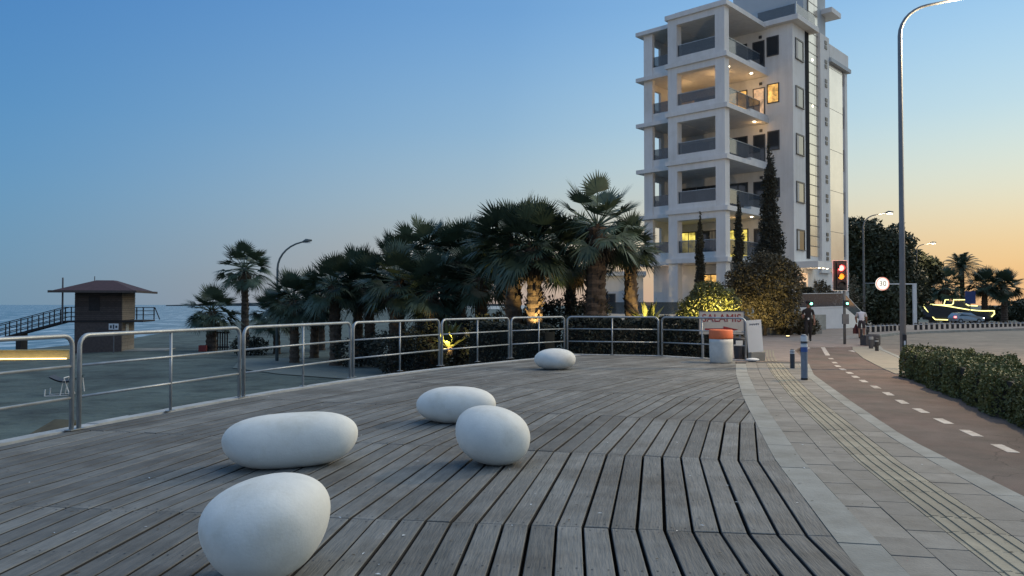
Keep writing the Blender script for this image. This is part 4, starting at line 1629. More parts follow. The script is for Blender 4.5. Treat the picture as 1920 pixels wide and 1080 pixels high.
def agave(label, x, y, zg, s, seed, m):
    rnd = random.Random(seed)
    o_ = thing('spiky_plant', label, 'plant', (x, y, zg), 0, 'plants lit by uplights')
    m_ = MB()
    m_.tube([(0, 0, -.1), (.04, 0, .2 * s)], [.09 * s, .05 * s], 7)
    m_.build('stem', m_bark, o_)
    m_ = MB()
    for k in range(26):
        az = k * 2.4
        el = R(rnd.uniform(15, 80))
        d = Vector((math.cos(el) * math.cos(az), math.cos(el) * math.sin(az), math.sin(el))) * s * rnd.uniform(.6, 1)
        sd = Vector((-math.sin(az), math.cos(az), 0)) * .07 * s
        b_ = Vector((0, 0, .12 * s))
        m_.add([b_ - sd * .6, b_ + sd * .6, b_ + d * .5 + sd, b_ + d * .5 - sd], [(0, 1, 2, 3)])
        m_.add([b_ + d * .5 - sd, b_ + d * .5 + sd, b_ + d + Vector((0, 0, -.12 * s))], [(0, 1, 2)])
    m_.build('leaves', m, o_)
    return o_


agave('spiky shrub lit bright yellow behind the railing', -2.8, 34.4, -.55, 1.75, 1, m_leafy)
agave('spiky plant lit yellow beside the small palm by the building', 6.15, 34.6, .3, 1.7, 2, m_leafy)
agave('yellow green spiky plant at the low end of the white forecourt wall', 25.6, 56.9, -.2, 1.6, 3, m_leafy)


# ================================================================== street lamps
def street_lamp(label, x, y, zg, h, reach, r_, lit, head_len=.7, m=m_pole, dirx=1.0, box=False, rise=.9):
    o_ = thing('street_lamp', label, 'street lamp', (x, y, zg), 0, 'street lamps')
    pts = [(0, 0, 0), (0, 0, h * .45), (0, 0, h - rise)]
    rads = [r_ * 1.15, r_ * .95, r_ * .75]
    for k in range(1, 8):
        a = R(76) * k / 7
        pts.append((dirx * rise * 1.05 * (1 - math.cos(a)), 0, h - rise + rise * .92 * math.sin(a)))
        rads.append(r_ * (.75 - .03 * k))
    lastx, lastz = pts[-1][0], pts[-1][2]
    end = (dirx * (reach - head_len), 0, lastz + (reach - head_len - abs(lastx)) * .20)
    pts.append(end)
    rads.append(r_ * .5)
    m_ = MB()
    m_.tube(pts, rads, 12)
    m_.build('pole', m, o_, smooth=True)
    hd = MB()
    hd.tube([end, (end[0] + dirx * head_len * .4, 0, end[2] + .08), (end[0] + dirx * head_len, 0, end[2] + .10)], [.05, .12, .05], 10)
    hd_o = hd.build('lamp_head', m, o_, smooth=True)
    lens = MB()
    lens.box(end[0] + dirx * head_len * .55 - .18, end[0] + dirx * head_len * .55 + .18, -.09, .09, end[2] - .055, end[2] - .03)
    lens.build('lens', m_bulbw if lit else m_wbd, hd_o)
    m_ = MB()
    m_.lathe([(r_ * 2.2, 0), (r_ * 2.2, .03), (r_ * 1.3, .05)], 12)
    m_.build('base_plate', m, o_)
    if box:
        m_ = MB()
        m_.box(-r_ * .7, r_ * .7, -r_ * 1.32, -r_ * .9, .45, .95)
        m_.build('service_door', m_black, o_)
        m_ = MB()
        m_.box(-r_ * .35, r_ * .35, -r_ * 1.36, -r_ * 1.33, .66, .8)
        m_.build('number_plate', m_wbd, o_)
    if lit:
        lamp('light', o_, (end[0] + dirx * head_len * .55, 0, end[2] - .2), lit, (1, .74, .44), .15)
    return o_


street_lamp('big street lamp post rising out of the picture behind the hedge', 9.75, 19.2, -.1, 9.32, 3.4, .066, 4200, box=True, rise=.87, m=mat('lamp_post_paint', (.20, .22, .24), .45, .12, 2))
street_lamp('lit street lamp before the huge dark tree', 29.75, 65.0, far_slope(65) - .1, 9.6, 2.55, .09, 500, rise=1.1)
street_lamp('farther lit street lamp by the ragged tree', 47.4, 90.0, far_slope(90) - .1, 9.4, 2.3, .09, 500, rise=.8)
street_lamp('unlit beach lamp post bending right above the palms', -13.7, 44.9, -1.72, 7.15, 2.0, .085, 0, rise=1.75, head_len=.55, m=mat('beach_lamp_paint', (.10, .13, .14), .5, .12, 2))

# ================================================================== speed sign, traffic signals
ss = thing('speed_limit_sign', 'round glowing speed limit sign bracketed to the street lamp', 'sign', (31.25, 64.8, 3.35))
mb = MB()
mb.tube([(0, .02, 0), (0, .14, 0)], .56, 28)
mb.build('disc', mat('glowing_disc', (.9, .85, .8), .5, .0, emit=(1, .92, .76), estr=1.15), ss)
mb = MB()
for k in range(28):
    a, c = 2 * math.pi * k / 28, 2 * math.pi * (k + 1) / 28
    mb.add([(.56 * math.cos(a), .015, .56 * math.sin(a)), (.56 * math.cos(c), .015, .56 * math.sin(c)), (.47 * math.cos(c), .015, .47 * math.sin(c)), (.47 * math.cos(a), .015, .47 * math.sin(a))], [(0, 1, 2, 3)])
mb.build('red_ring', mat('glowing_ring', (.7, .2, .15), .5, .0, emit=(1, .45, .35), estr=.8), ss)
mb = MB()
mb.bar((-1.45, .1, .05), (-.5, .1, .05), .05)
mb.build('bracket', m_galv, ss)


def text_mesh(name, body, size, m, parent, loc, rot, ext=.004, sx=1.0):
    cu = bpy.data.curves.new(name, 'FONT')
    cu.body = body
    cu.size = size
    cu.extrude = ext
    cu.align_x = 'CENTER'
    cu.align_y = 'CENTER'
    tmp = bpy.data.objects.new(name, cu)
    COL.objects.link(tmp)
    dg = bpy.context.evaluated_depsgraph_get()
    me = bpy.data.meshes.new_from_object(tmp.evaluated_get(dg))
    bpy.data.objects.remove(tmp)
    me.materials.clear()
    me.materials.append(m)
    o_ = link(name, me, parent, loc)
    o_.rotation_euler = rot
    o_.scale = (sx, 1, 1)
    return o_


text_mesh('number', '30', .62, mat('sign_number', (.25, .22, .18), .6, .0), ss, (0, .008, 0), (R(90), 0, 0))

tl = thing('traffic_light', 'traffic light showing red and amber on a dark pole', 'traffic light', (13.48, 31.2, -.01))
mb = MB()
mb.tube([(0, 0, 0), (0, 0, 3.3)], .055, 12)
mb.build('pole', m_pole, tl, smooth=True)
mb = MB()
mb.box(-.50, .06, -.12, -.09, 2.18, 3.38)
bb = mb.build('backing_board', m_black, tl)
mb = MB()
for bx in ((-.52, -.50, 2.16, 3.40), (.06, .08, 2.16, 3.40)):
    mb.box(bx[0], bx[1], -.125, -.088, bx[2], bx[3])
mb.box(-.50, .06, -.125, -.088, 3.38, 3.40)
mb.box(-.50, .06, -.125, -.088, 2.16, 2.18)
mb.build('white_border', m_white2, bb)
mb = MB()
mb.box(-.38, -.06, -.22, -.125, 2.26, 3.30)
hb = mb.build('lamp_housing', m_black, tl)
for zz, mm in ((3.08, m_red), (2.74, m_amber), (2.42, m_black)):
    mb = MB()
    mb.tube([(-.22, -.222, zz), (-.22, -.245, zz)], .115, 20)
    mb.build('lens', mm, hb)
    mb = MB()
    for k in range(10):
        a, c = math.pi * (-.1 + 1.2 * k / 10), math.pi * (-.1 + 1.2 * (k + 1) / 10)
        mb.add([(-.22 + .125 * math.cos(a), -.222, zz + .125 * math.sin(a)), (-.22 + .125 * math.cos(c), -.222, zz + .125 * math.sin(c)),
                (-.22 + .125 * math.cos(c), -.37, zz + .125 * math.sin(c)), (-.22 + .125 * math.cos(a), -.37, zz + .125 * math.sin(a))], [(0, 1, 2, 3)])
    mb.build('visor', m_black, hb)
mb = MB()
mb.box(-.13, .13, -.12, -.056, .82, 1.22)
mb.build('push_button_box', m_pole, tl)
mb = MB()
mb.box(-.06, .13, -.13, -.056, 1.52, 1.78)
pb_ = mb.build('pedestrian_signal', m_black, tl)
mb = MB()
mb.tube([(.06, -.131, 1.65), (.06, -.15, 1.65)], .045, 12)
mb.build('green_lens', m_green, pb_)
lamp('red_glow', tl, (-.22, -.55, 3.08), 14, (1, .06, .05), .1)
ps = thing('pedestrian_signal', 'green pedestrian signal just behind the walking person', 'signal', (17.3, 44.6, -.01))
mb = MB()
mb.tube([(0, 0, 0), (0, 0, 1.6)], .05, 10)
mb.build('pole', m_pole, ps)
mb = MB()
mb.box(-.12, .12, -.12, .06, 1.5, 1.82)
mb.build('housing', m_black, ps)
mb = MB()
mb.tube([(0, -.122, 1.66), (0, -.15, 1.66)], .075, 14)
mb.build('green_lens', m_green, ps)


# ================================================================== bollards, planter
def bollard(label, x, y, h, r_, body, bands, cap=True, group='bollards', zg=-.004, full=True):
    o_ = thing('bollard', label, 'bollard', (x, y, zg), 0, group)
    m_ = MB()
    m_.lathe([(r_, 0), (r_, h * .94), (r_ * .8, h * .985), (r_ * .3, h)], 14)
    m_.build('post', body, o_, smooth=False)
    for (z0, z1, mm) in bands:
        m_ = MB()
        m_.lathe([(r_ * 1.04, z0), (r_ * 1.04, z1)], 14)
        m_.build('band', mm, o_)
    return o_


bollard('short dark bollard with two white reflective bands near the tall one', 7.06, 19.4, .48, .058, mat('slate_plastic', (.03, .045, .06), .5, .1), [(.37, .40, m_wbd), (.425, .455, m_wbd)])
bollard('tall grey blue bollard with white top, blue band and black foot', 6.22, 16.4, .97, .068, m_gbl, [(.0, .045, m_black), (.60, .70, m_bluep), (.70, .76, m_wbd), (.82, .93, m_wbd), (.79, .82, m_black)])
bollard('black bollard on the pale strip by the road kerb', 12.6, 26.6, .44, .06, m_black, [(.32, .37, m_galv)])
bollard('grey post bollard left of the black one by the road', 13.1, 28.1, .46, .075, m_char, [(.33, .43, m_galv)])
ONES = ['', 'first', 'second', 'third', 'fourth', 'fifth', 'sixth', 'seventh', 'eighth', 'ninth', 'tenth', 'eleventh', 'twelfth', 'thirteenth', 'fourteenth', 'fifteenth',
        'sixteenth', 'seventeenth', 'eighteenth', 'nineteenth']


def ordinal(n):
    if n < 20:
        return ONES[n]
    ten = {2: ('twentieth', 'twenty'), 3: ('thirtieth', 'thirty'), 4: ('fortieth', 'forty'), 5: ('fiftieth', 'fifty')}[n // 10]
    return ten[0] if n % 10 == 0 else ten[1] + '-' + ONES[n % 10]


pts = [(20.9, 44.2), (22.2, 45.3), (23.9, 47.0), (26.2, 48.7), (29.0, 50.6), (33.0, 53.2), (38.0, 56.5), (43, 60)]
acc = 0
bi = 0
P = np.array(pts)
seg = np.linalg.norm(np.diff(P, axis=0), axis=1)
cum = np.concatenate([[0], np.cumsum(seg)])
tt = 0.0
while tt < cum[-1]:
    x = float(np.interp(tt, cum, P[:, 0]))
    y = float(np.interp(tt, cum, P[:, 1]))
    if not (24.6 < x < 25.6):
        zz = far_slope(y)
        lb = 'short black kerb bollard, %s of its row counted from the planter end' % ordinal(bi + 1)
        o_ = thing('kerb_bollard', lb, 'bollard', (x - .35, y + .25, zz - .02), 0, 'row of kerb bollards')
        if bi == 0:
            m_ = MB()
            m_.lathe([(.085, 0), (.085, .42), (.06, .46), (.02, .47)], 10)
            me0 = m_.build('post', m_black, o_).data
            m_ = MB()
            m_.lathe([(.089, .34), (.089, .39)], 10)
            me1 = m_.build('band', m_wbd, o_).data
        else:
            link('post', me0, o_)
            link('band', me1, o_)
        bi += 1
    tt += .66
pl = thing('planter_box', 'dark grey rounded litter planter with two posts beside the traffic light', 'planter', (13.95, 30.1, -.005))
mb = MB()
mb.lathe([(.21, 0), (.25, .06), (.25, .40), (.22, .44), (.19, .42)], 16, (.18, 0, 0))
mb.box(-.22, .18, -.24, .24, .02, .41)
mb.build('box', m_char, pl)
for x in (-.16, .08):
    mb = MB()
    mb.lathe([(.045, 0), (.045, .62), (.02, .65)], 10, (x, .3, 0))
    mb.build('post', m_black, pl)

# ================================================================== lettered sign, barrel, bin, boards
sg = thing('direction_sign', 'cream sign with red capitals and arrow behind the end of the railing', 'sign', (6.36, 23.35, .0), R(-4))
mb = MB()
mb.box(-.67, .67, 0, .03, .70, 1.39)
bd = mb.build('board', m_sgn, sg)
mb = MB()
for bx in ((-.69, -.67, .68, 1.41), (.67, .69, .68, 1.41)):
    mb.box(bx[0], bx[1], -.012, .04, bx[2], bx[3])
mb.box(-.67, .67, -.012, .04, 1.39, 1.41)
mb.box(-.67, .67, -.012, .04, .68, .70)
mb.build('frame', m_char, bd)
for x in (-.55, .55):
    mb = MB()
    mb.box(x - .025, x + .025, .032, .08, -.3, 1.3)
    mb.build('post', m_galv, sg)
text_mesh('lettering', 'SALAMIS', .34, m_sgnr, bd, (0, -.004, 1.18), (R(90), 0, 0), .003, sx=.92)
mb = MB()
z = .84
mb.add([(-.50, -.006, z - .035), (0.05, -.006, z - .035), (0.05, -.006, z - .10), (.50, -.006, z), (.05, -.006, z + .10), (.05, -.006, z + .035), (-.50, -.006, z + .035)], [(0, 1, 2, 3, 4, 5, 6)])
mb.build('arrow', m_sgnr, bd)

br = thing('traffic_barrel', 'white plastic drum with a broad orange top band before the lettered sign', 'barrel', (5.74, 21.15, .004))
prof_w = [(.275, 0), (.30, .03), (.312, .3), (.318, .55), (.316, .655)]
mb = MB()
mb.lathe(prof_w, 28)
mb.build('drum', m_barrel, br, smooth=True)
mb = MB()
mb.lathe([(.319, .657), (.322, .70), (.318, .88), (.30, .905), (.27, .90), (.2, .885)], 28)
mb.build('orange_band', m_orange, br, smooth=True)

bn = thing('rubbish_bin', 'black bin stuffed with a dark rubbish bag beside the barrel', 'bin', (6.72, 22.75, -.005))
mb = MB()
mb.lathe([(.15, 0), (.17, .3), (.18, .60), (.165, .62)], 16)
mb.build('bin_body', m_char, bn)
mb = MB()
rnd = random.Random(2)
vs, fs = [], []
for j in range(9):
    for i in range(14):
        b_ = -math.pi / 2 + math.pi * j / 8
        a = 2 * math.pi * i / 14
        k = 1 + rnd.uniform(-.12, .12)
        vs.append((.17 + .19 * k * math.cos(b_) * math.cos(a), -.05 + .18 * k * math.cos(b_) * math.sin(a), .31 + .31 * k * math.sin(b_)))
for j in range(8):
    for i in range(14):
        a = j * 14 + i
        c = j * 14 + (i + 1) % 14
        fs.append((a, c, c + 14, a + 14))
mb.add(vs, fs)
mb.build('rubbish_bag', m_black, bn, smooth=True)
mb = MB()
mb.box(-.16, .04, -.19, -.175, .42, .55)
mb.build('sticker', m_wbd, bn)

ab = thing('advertising_board', 'white upright advertising board on a concrete foot', 'sign', (7.02, 22.1, -.005), R(3))
mb = MB()
mb.box(-.20, .20, -.12, .14, 0, .24)
mb.build('concrete_foot', m_conc, ab)
mb = MB()
mb.box(-.215, .215, 0, .05, .245, 1.16, Matrix.Rotation(R(-4), 4, 'Y'))
wb = mb.build('board', m_wbd, ab)
mb = MB()
for k in range(9):       # small dark wordmark
    a = -.13 + k * .032
    mb.box(a, a + .02, -.004, -.001, 1.02 + (.012 if k % 2 else -.006), 1.05 + (.008 if k % 3 else .016), Matrix.Rotation(R(-4), 4, 'Y'))
mb.build('wordmark', m_logo, wb)
mb = MB()
vs = []
for j in range(7):
    for i in range(12):
        b_ = -math.pi / 2 + math.pi * j / 6
        a = 2 * math.pi * i / 12
        vs.append((.2 * math.cos(b_) * math.cos(a), .12 * math.cos(b_) * math.sin(a), .05 + .055 * math.sin(b_)))
fs = [(j * 12 + i, j * 12 + (i + 1) % 12, (j + 1) * 12 + (i + 1) % 12, (j + 1) * 12 + i) for j in range(6) for i in range(12)]
mb.add(vs, fs)
o = mb.build('white_stone', m_wbd, None, True, (6.74, 21.6, .0))
tag(o, 'flat white stone lying by the foot of the advertising board', 'stone')


# ================================================================== people
def person(label, loc, rz, joints, edges, rads, slots, zones, scale=1.0):
    me = bpy.data.meshes.new('person')
    me.from_pydata(joints, edges, [])
    tmp = bpy.data.objects.new('person_tmp', me)
    COL.objects.link(tmp)
    sk = tmp.modifiers.new('skin', 'SKIN')
    sv = me.skin_vertices[0].data
    for i, r_ in enumerate(rads):
        sv[i].radius = r_ if isinstance(r_, tuple) else (r_, r_)
    sv[0].use_root = True
    sk.branch_smoothing = .6
    sub = tmp.modifiers.new('sub', 'SUBSURF')
    sub.levels = 2
    sub.render_levels = 2
    dg = bpy.context.evaluated_depsgraph_get()
    dg.update()
    m2 = bpy.data.meshes.new_from_object(tmp.evaluated_get(dg))
    bpy.data.objects.remove(tmp)
    m2.materials.clear()
    for mm in slots:
        m2.materials.append(mm)
    for pl_ in m2.polygons:
        pl_.material_index = zones(pl_.center)
        pl_.use_smooth = True
    o_ = thing('person', label, 'person', loc, rz)
    b_ = link('body', m2, o_)
    return o_


# walking man, facing the camera (local -y is forward)
J = [(0, 0, .93), (0, .01, 1.08), (0, .0, 1.24), (0, .0, 1.38), (0, .0, 1.46), (0, -.02, 1.53), (0, -.035, 1.60), (0, -.03, 1.69),
     (-.17, 0, 1.37), (-.235, .02, 1.12), (-.225, -.14, 1.02), (-.21, -.20, 1.12),      # right arm lifted a little
     (.17, 0, 1.37), (.235, .04, 1.11), (.245, -.02, .88), (.245, -.04, .79),
     (-.09, 0, .88), (-.085, -.10, .50), (-.085, .0, .09), (-.085, -.14, .04),
     (.09, .02, .88), (.095, .06, .50), (.10, .20, .13), (.10, .10, .04)]
E_ = [(0, 1), (1, 2), (2, 3), (3, 4), (4, 5), (5, 6), (6, 7), (3, 8), (8, 9), (9, 10), (10, 11), (3, 12), (12, 13), (13, 14), (14, 15),
      (0, 16), (16, 17), (17, 18), (18, 19), (0, 20), (20, 21), (21, 22), (22, 23)]
RD = [(.15, .11), (.145, .105), (.165, .115), (.14, .10), .055, .075, .092, .07,
      .065, .052, .04, .035, .065, .052, .04, .035,
      .095, .07, .05, .042, .095, .07, .05, .042]


def zone_man(c):
    if c.z > 1.45:
        return 0
    if abs(c.x) > .185 and c.z < 1.16 and c.z > .7:
        return 0
    if c.z < .085:
        return 2
    return 1


pm = person('person in black t-shirt and trousers walking towards the camera on the forecourt', (12.7, 33.0, -.004), R(-14), J, E_, RD, [m_skin, m_cloth, m_black], zone_man)
mb = MB()
mb.lathe([(.108, 1.66), (.108, 1.71), (.085, 1.765), (.03, 1.785)], 16, (0, -.03, 0))
mb.box(-.075, .075, -.22, -.10, 1.66, 1.675)
mb.build('cap', m_cloth, pm)
mb = MB()
mb.box(-.035, .03, -.135, -.128, .95, 1.04)
mb.build('badge', m_wbd, pm)
mb = MB()
for s_ in (-1, 1):
    mb.box(s_ * .033 - .014, s_ * .033 + .014, -.128, -.118, 1.605, 1.622)
mb.build('eyes', m_hair, pm)
mb = MB()
mb.add([(-.016, -.122, 1.565), (.016, -.122, 1.565), (0, -.148, 1.567), (0, -.122, 1.605)], [(0, 1, 2), (0, 2, 3), (1, 3, 2)])
mb.build('nose', m_skin, pm)
for sx, c0 in ((-1, (-.21, -.20, 1.12)), (1, (.245, -.04, .79))):
    mb = MB()
    c0 = Vector(c0)
    dn = Vector((0, -.1, 1)).normalized() if sx < 0 else Vector((0, -.15, -1)).normalized()
    for k in range(4):
        o1 = c0 + Vector((-.03 + .02 * k, 0, 0))
        ln = (.07, .085, .08, .06)[k]
        mb.tube([o1, o1 + dn * ln * .55, o1 + dn * ln + Vector((0, -.02, 0))], [.0095, .009, .007], 6)
    th = c0 + Vector((-sx * .035, -.01, -.01))
    mb.tube([th, th + Vector((-sx * .02, -.02, 0)) + dn * .03, th + Vector((-sx * .02, -.03, 0)) + dn * .055], [.011, .01, .008], 6)
    mb.build('hand', m_skin, pm, True)

# bent person in a white shirt seen from behind
J2 = [(0, 0, .82), (0, .03, .98), (0, .12, 1.12), (0, .22, 1.22), (0, .30, 1.24), (0, .37, 1.24), (0, .44, 1.22), (0, .50, 1.18),
      (-.17, .22, 1.20), (-.22, .36, .98), (-.18, .46, .80), (-.17, .50, .73),
      (.17, .22, 1.20), (.23, .30, .97), (.24, .42, .80), (.24, .46, .73),
      (-.09, 0, .78), (-.09, .05, .45), (-.09, .0, .09), (-.09, .13, .04),
      (.09, 0, .78), (.10, .0, .45), (.10, -.05, .09), (.10, .08, .04)]


def zone_w(c):
    if c.y > .31 and c.z > 1.1 and abs(c.x) < .14:
        return 3
    if c.z > .86 and c.y < .40 and not (abs(c.x) > .17 and c.z < 1.04):
        return 1
    if c.z < .86 and c.z > .5 and c.y < .2:
        return 2
    if c.z < .08:
        return 2
    return 0


pw = person('person in a white shirt and dark shorts bent forward beside the planter', (16.35, 36.0, -.004), R(-20), J2, E_, RD, [m_skin, m_shirt, m_short, m_hair], zone_w)
mb = MB()
mb.tube([(-.2, .48, .70), (-.2, .50, .45)], [.02, .12], 10)
mb.box(-.34, -.06, .40, .60, .22, .48)
o = mb.build('handbag', mat('dark_red_bag', (.07, .015, .018), .8, .2), None, False, (16.35, 36.0, -.004), R(-20))
tag(o, 'dark red bag hanging from the hand of the bent white shirted person', 'bag')

# ================================================================== boat outlined in lights, car, blue sign
bt = thing('display_boat', 'boat outlined in yellow rope lights on the far verge', 'boat', (65.8, 114, -.95), R(0))
secs = []
nsec = 12
for k in range(nsec + 1):
    t_ = k / nsec
    x = -5.0 + 10.0 * t_
    half_w = 1.45 * math.sin(math.pi * min(1, .06 + .62 * t_ + .14)) ** .7
    if t_ < .02:
        half_w = .12
    sheer = 2.55 - 1.0 * sstep(t_ * 1.2) + .05 * t_
    keel = .35 - .30 * sstep(t_ / .25) if t_ < .25 else .05
    secs.append((x + (0.9 * (1 - t_) * 0), half_w, sheer, keel))
mb = MB()
for (x, hw, sh, ke) in secs:
    mb.v += [(x, -hw, sh), (x, -hw * .75, ke + .45), (x, 0, ke), (x, hw * .75, ke + .45), (x, hw, sh)]
for k in range(nsec):
    for j in range(4):
        a = k * 5 + j
        mb.f.append((a, a + 1, a + 6, a + 5))
        mb.mi.append(0)
    mb.f.append((k * 5 + 4, k * 5, k * 5 + 5, k * 5 + 9))
    mb.mi.append(0)
mb.f.append((0, 4, 3, 2, 1))
mb.f.append((nsec * 5, nsec * 5 + 1, nsec * 5 + 2, nsec * 5 + 3, nsec * 5 + 4))
mb.mi += [0, 0]
mb.build('hull', m_hull, bt)
mb = MB()
mb.tube([(x, -hw - .05, sh + .03) for (x, hw, sh, ke) in secs], .075, 6)
mb.build('gunwale_light', m_led, bt)
mb = MB()
mb.tube([(-5.05, -.1, 2.5), (-4.7, -.35, 1.9), (-4.1, -.8, .9), (-3.6, -.9, .35), (-1.9, -1.2, .3)], .07, 6)
mb.build('stem_light', m_led, bt)
mb = MB()
mb.tube([(5.0, -1.0, 1.6), (5.05, -1.0, 1.2), (4.6, -1.0, .75)], .07, 6)
mb.build('stern_light', m_led, bt)
mb = MB()
mb.box(-1.0, 1.6, -.8, .8, 1.7, 3.05)
mb.box(-2.4, -1.0, -.7, .7, 1.9, 2.4)
mb.build('cabin', m_hull, bt)
mb = MB()
mb.tube([(-3.0, -.95, 2.45), (-1.2, -.95, 2.5), (-.95, -.95, 2.7), (-.9, -.95, 3.25), (.85, -.95, 3.25), (.95, -.95, 2.6), (1.3, -.95, 2.4), (2.6, -.95, 2.35)], .07, 6)
mb.build('cabin_light', m_led, bt)
mb = MB()
mb.tube([(-2.3, -.9, 2.5), (-2.1, -.9, 3.25), (-1.6, -.9, 3.25)], .06, 6)
mb.build('rail_light', m_led, bt)
mb = MB()
for x in (-3, 0, 3):
    mb.box(x - .2, x + .2, -.6, .6, -.5, .25)
mb.build('cradle', m_hull, bt)

car = thing('car', 'silver hatchback with a red tail light in front of the lit boat', 'car', (62.5, 106, far_slope(106) - .12), R(4))
prof = [(-2.0, .35), (-2.05, .75), (-1.95, 1.0), (-1.55, 1.42), (-.6, 1.5), (.3, 1.45), (1.0, 1.02), (1.85, .88), (2.08, .68), (2.08, .35)]
mb = MB()
n = len(prof)
for yy_, ins in ((-.85, 0), (.85, 0)):
    for x, z in prof:
        k = .13 * max(0, z - .9) / .6
        mb.v.append((x, yy_ - math.copysign(k, yy_), z))
mb.f = [tuple(range(n)), tuple(reversed(range(n, 2 * n)))] + [(k, k + n, (k + 1) % n + n, (k + 1) % n) for k in range(n)]
mb.mi = [0] * len(mb.f)
mb.build('body', m_car, car)
mb = MB()
mb.add([(-1.5, -.80, 1.02), (.85, -.80, 1.02), (.25, -.735, 1.36), (-1.25, -.735, 1.38)], [(0, 1, 2, 3)])
mb.build('side_windows', m_glassd, car)
mb = MB()
mb.add([(.34, -.68, 1.44), (1.02, -.75, 1.06), (1.02, .75, 1.06), (.34, .68, 1.44)], [(0, 1, 2, 3)])
mb.build('windscreen', m_glassd, car)
for x in (-1.3, 1.32):
    for y in (-.86, .72):
        mb = MB()
        mb.tube([(x, y, .33), (x, y + .16, .33)], .33, 18)
        wo = mb.build('wheel', m_tyre, car)
        mb = MB()
        mb.tube([(x, y - .01, .33), (x, y + .0, .33)], .2, 14)
        mb.build('rim', m_car, wo)
mb = MB()
mb.box(-2.08, -1.9, -.87, -.6, .78, .98)
mb.build('tail_light', m_red, car)
mb = MB()
mb.box(1.92, 2.10, -.86, -.55, .66, .8)
mb.build('headlight', m_bulb, car)

bs = thing('road_sign', 'blue road sign on a post above the lit boat', 'sign', (65.2, 109.5, -1.1))
mb = MB()
mb.tube([(0, 0, 0), (0, 0, 2.8)], .07, 8)
mb.build('post', m_pole, bs)
mb = MB()
mb.box(-.75, .75, -.1, -.05, 2.8, 4.6)
mb.build('panel', m_bsign, bs)
wp_ = thing('sign_post', 'white post with a thin side arm behind the big lamp post', 'sign', (40.4, 80.0, -.6))
mb = MB()
mb.box(1.3, 1.65, -.1, .1, 0, 4.4)
mb.build('white_post', m_white2, wp_)
mb = MB()
mb.box(-1.6, 1.3, -.04, .04, 4.28, 4.4)
mb.build('top_bar', m_white2, wp_)

# ================================================================== lifeguard tower
tw = thing('lifeguard_tower', 'timber lifeguard tower with a low hipped roof on the beach', 'tower', (-27.4, 54.0, -1.72), R(11.7))
# local: front face on y=0, x from -3.0 to 0
nb_ = 15
for k in range(nb_):
    z0 = 2.23 + k * (2.0 / nb_)
    mb = MB()
    mb.box(-3.0, 0, -.03 - .01 * (k % 2), 0.0, z0, z0 + 2.0 / nb_ - .018)
    mb.build('wall_board', m_towerw, tw)
for k in range(nb_):
    z0 = 2.23 + k * (2.0 / nb_)
    mb = MB()
    mb.box(.001, .035 + .01 * (k % 2), .05, 3.3, z0, z0 + 2.0 / nb_ - .018)
    mb.build('side_board', m_towerb, tw)
part('cabin_core', m_rampw, (-2.99, -.005, .005, 3.3, 2.2, 4.24), parent=tw)
part('base_front', m_towerw, (-3.02, -.02, .03, 3.25, -.3, 2.2), parent=tw)
for k in range(9):
    part('base_block', m_towerb, (-.018, .02, .10, 3.2, -.1 + k * .25, .135 + k * .25), parent=tw)
mb = MB()
rf = [(-4.25, -1.25, 4.22), (1.25, -1.25, 4.22), (1.25, 4.55, 4.22), (-4.25, 4.55, 4.22)]
rt = [(-2.0, 1.2, 5.05), (-.9, 1.2, 5.05), (-.9, 2.1, 5.05), (-2.0, 2.1, 5.05)]
mb.add(rf + rt, [(0, 1, 5, 4), (1, 2, 6, 5), (2, 3, 7, 6), (3, 0, 4, 7), (4, 5, 6, 7), (3, 2, 1, 0)])
ro = mb.build('roof', m_troof, tw)
mb = MB()
mb.box(-4.28, 1.28, -1.29, -1.255, 4.13, 4.29)
mb.box(1.255, 1.29, -1.25, 4.55, 4.13, 4.29)
mb.build('fascia', m_towerw, ro)
part('hatch', m_rampw, (-2.1, -1.4, -.06, -.041, 2.9, 3.9), parent=tw)
part('platform', m_rampw, (-3.6, 1.4, -.02, 3.4, 2.08, 2.19), parent=tw)
mb = MB()
for x in (.15, .6, 1.35):
    mb.bar((x, 3.3, 2.2), (x, 3.3, 3.1), .07)
for z in (2.55, 2.85, 3.1):
    mb.bar((.05, 3.3, z), (1.4, 3.3, z), .05)
mb.bar((1.4, 3.3, 3.1), (1.75, 3.3, 2.2), .06)
mb.build('rear_railing', m_rampw, tw)
mb = MB()
mb.bar((-3.0, 1.2, 2.12), (-3.9, 1.2, 2.12), 1.2, .12)
mb.bar((-3.9, 1.2, 2.12), (-9.5, 1.2, .5), 1.2, .14)
mb.bar((-9.5, 1.2, .5), (-11.5, 1.2, -.1), 1.2, .14)
rmp = mb.build('ramp', m_rampw, tw)
mb = MB()
for yy_ in (.62, 1.78):
    for k in range(11):
        t_ = k / 10
        x = -3.1 - 7.0 * t_
        z = 2.15 if x > -3.9 else 2.15 - (abs(x) - 3.9) * .289
        mb.bar((x, yy_, z - .1), (x, yy_, z + .98), .06)
    for dz in (.30, .62, .98):
        mb.bar((-3.02, yy_, 2.15 + dz), (-3.9, yy_, 2.15 + dz), .05)
        mb.bar((-3.9, yy_, 2.15 + dz), (-10.2, yy_, .33 + dz), .05)
mb.build('ramp_railing', m_rampw, tw)
part('ramp_support', m_rampw, (-6.9, -6.6, .6, 1.8, -.3, 1.3), parent=tw)
part('ramp_support', m_rampw, (-9.6, -9.3, .6, 1.8, -.3, .5), parent=tw)
mb = MB()
mb.tube([(-3.95, .5, 2.0), (-3.95, .5, 5.2)], [.07, .055], 8)
mb.build('flag_pole', m_pole, tw)
mb = MB()
mb.tube([(-2.3, 1.8, 4.9), (-2.3, 1.8, 5.35)], .03, 6)
mb.build('aerial', m_pole, tw)
part('notice', m_wbd, (.04, .06, .9, 1.6, 1.2, 1.95), parent=tw)
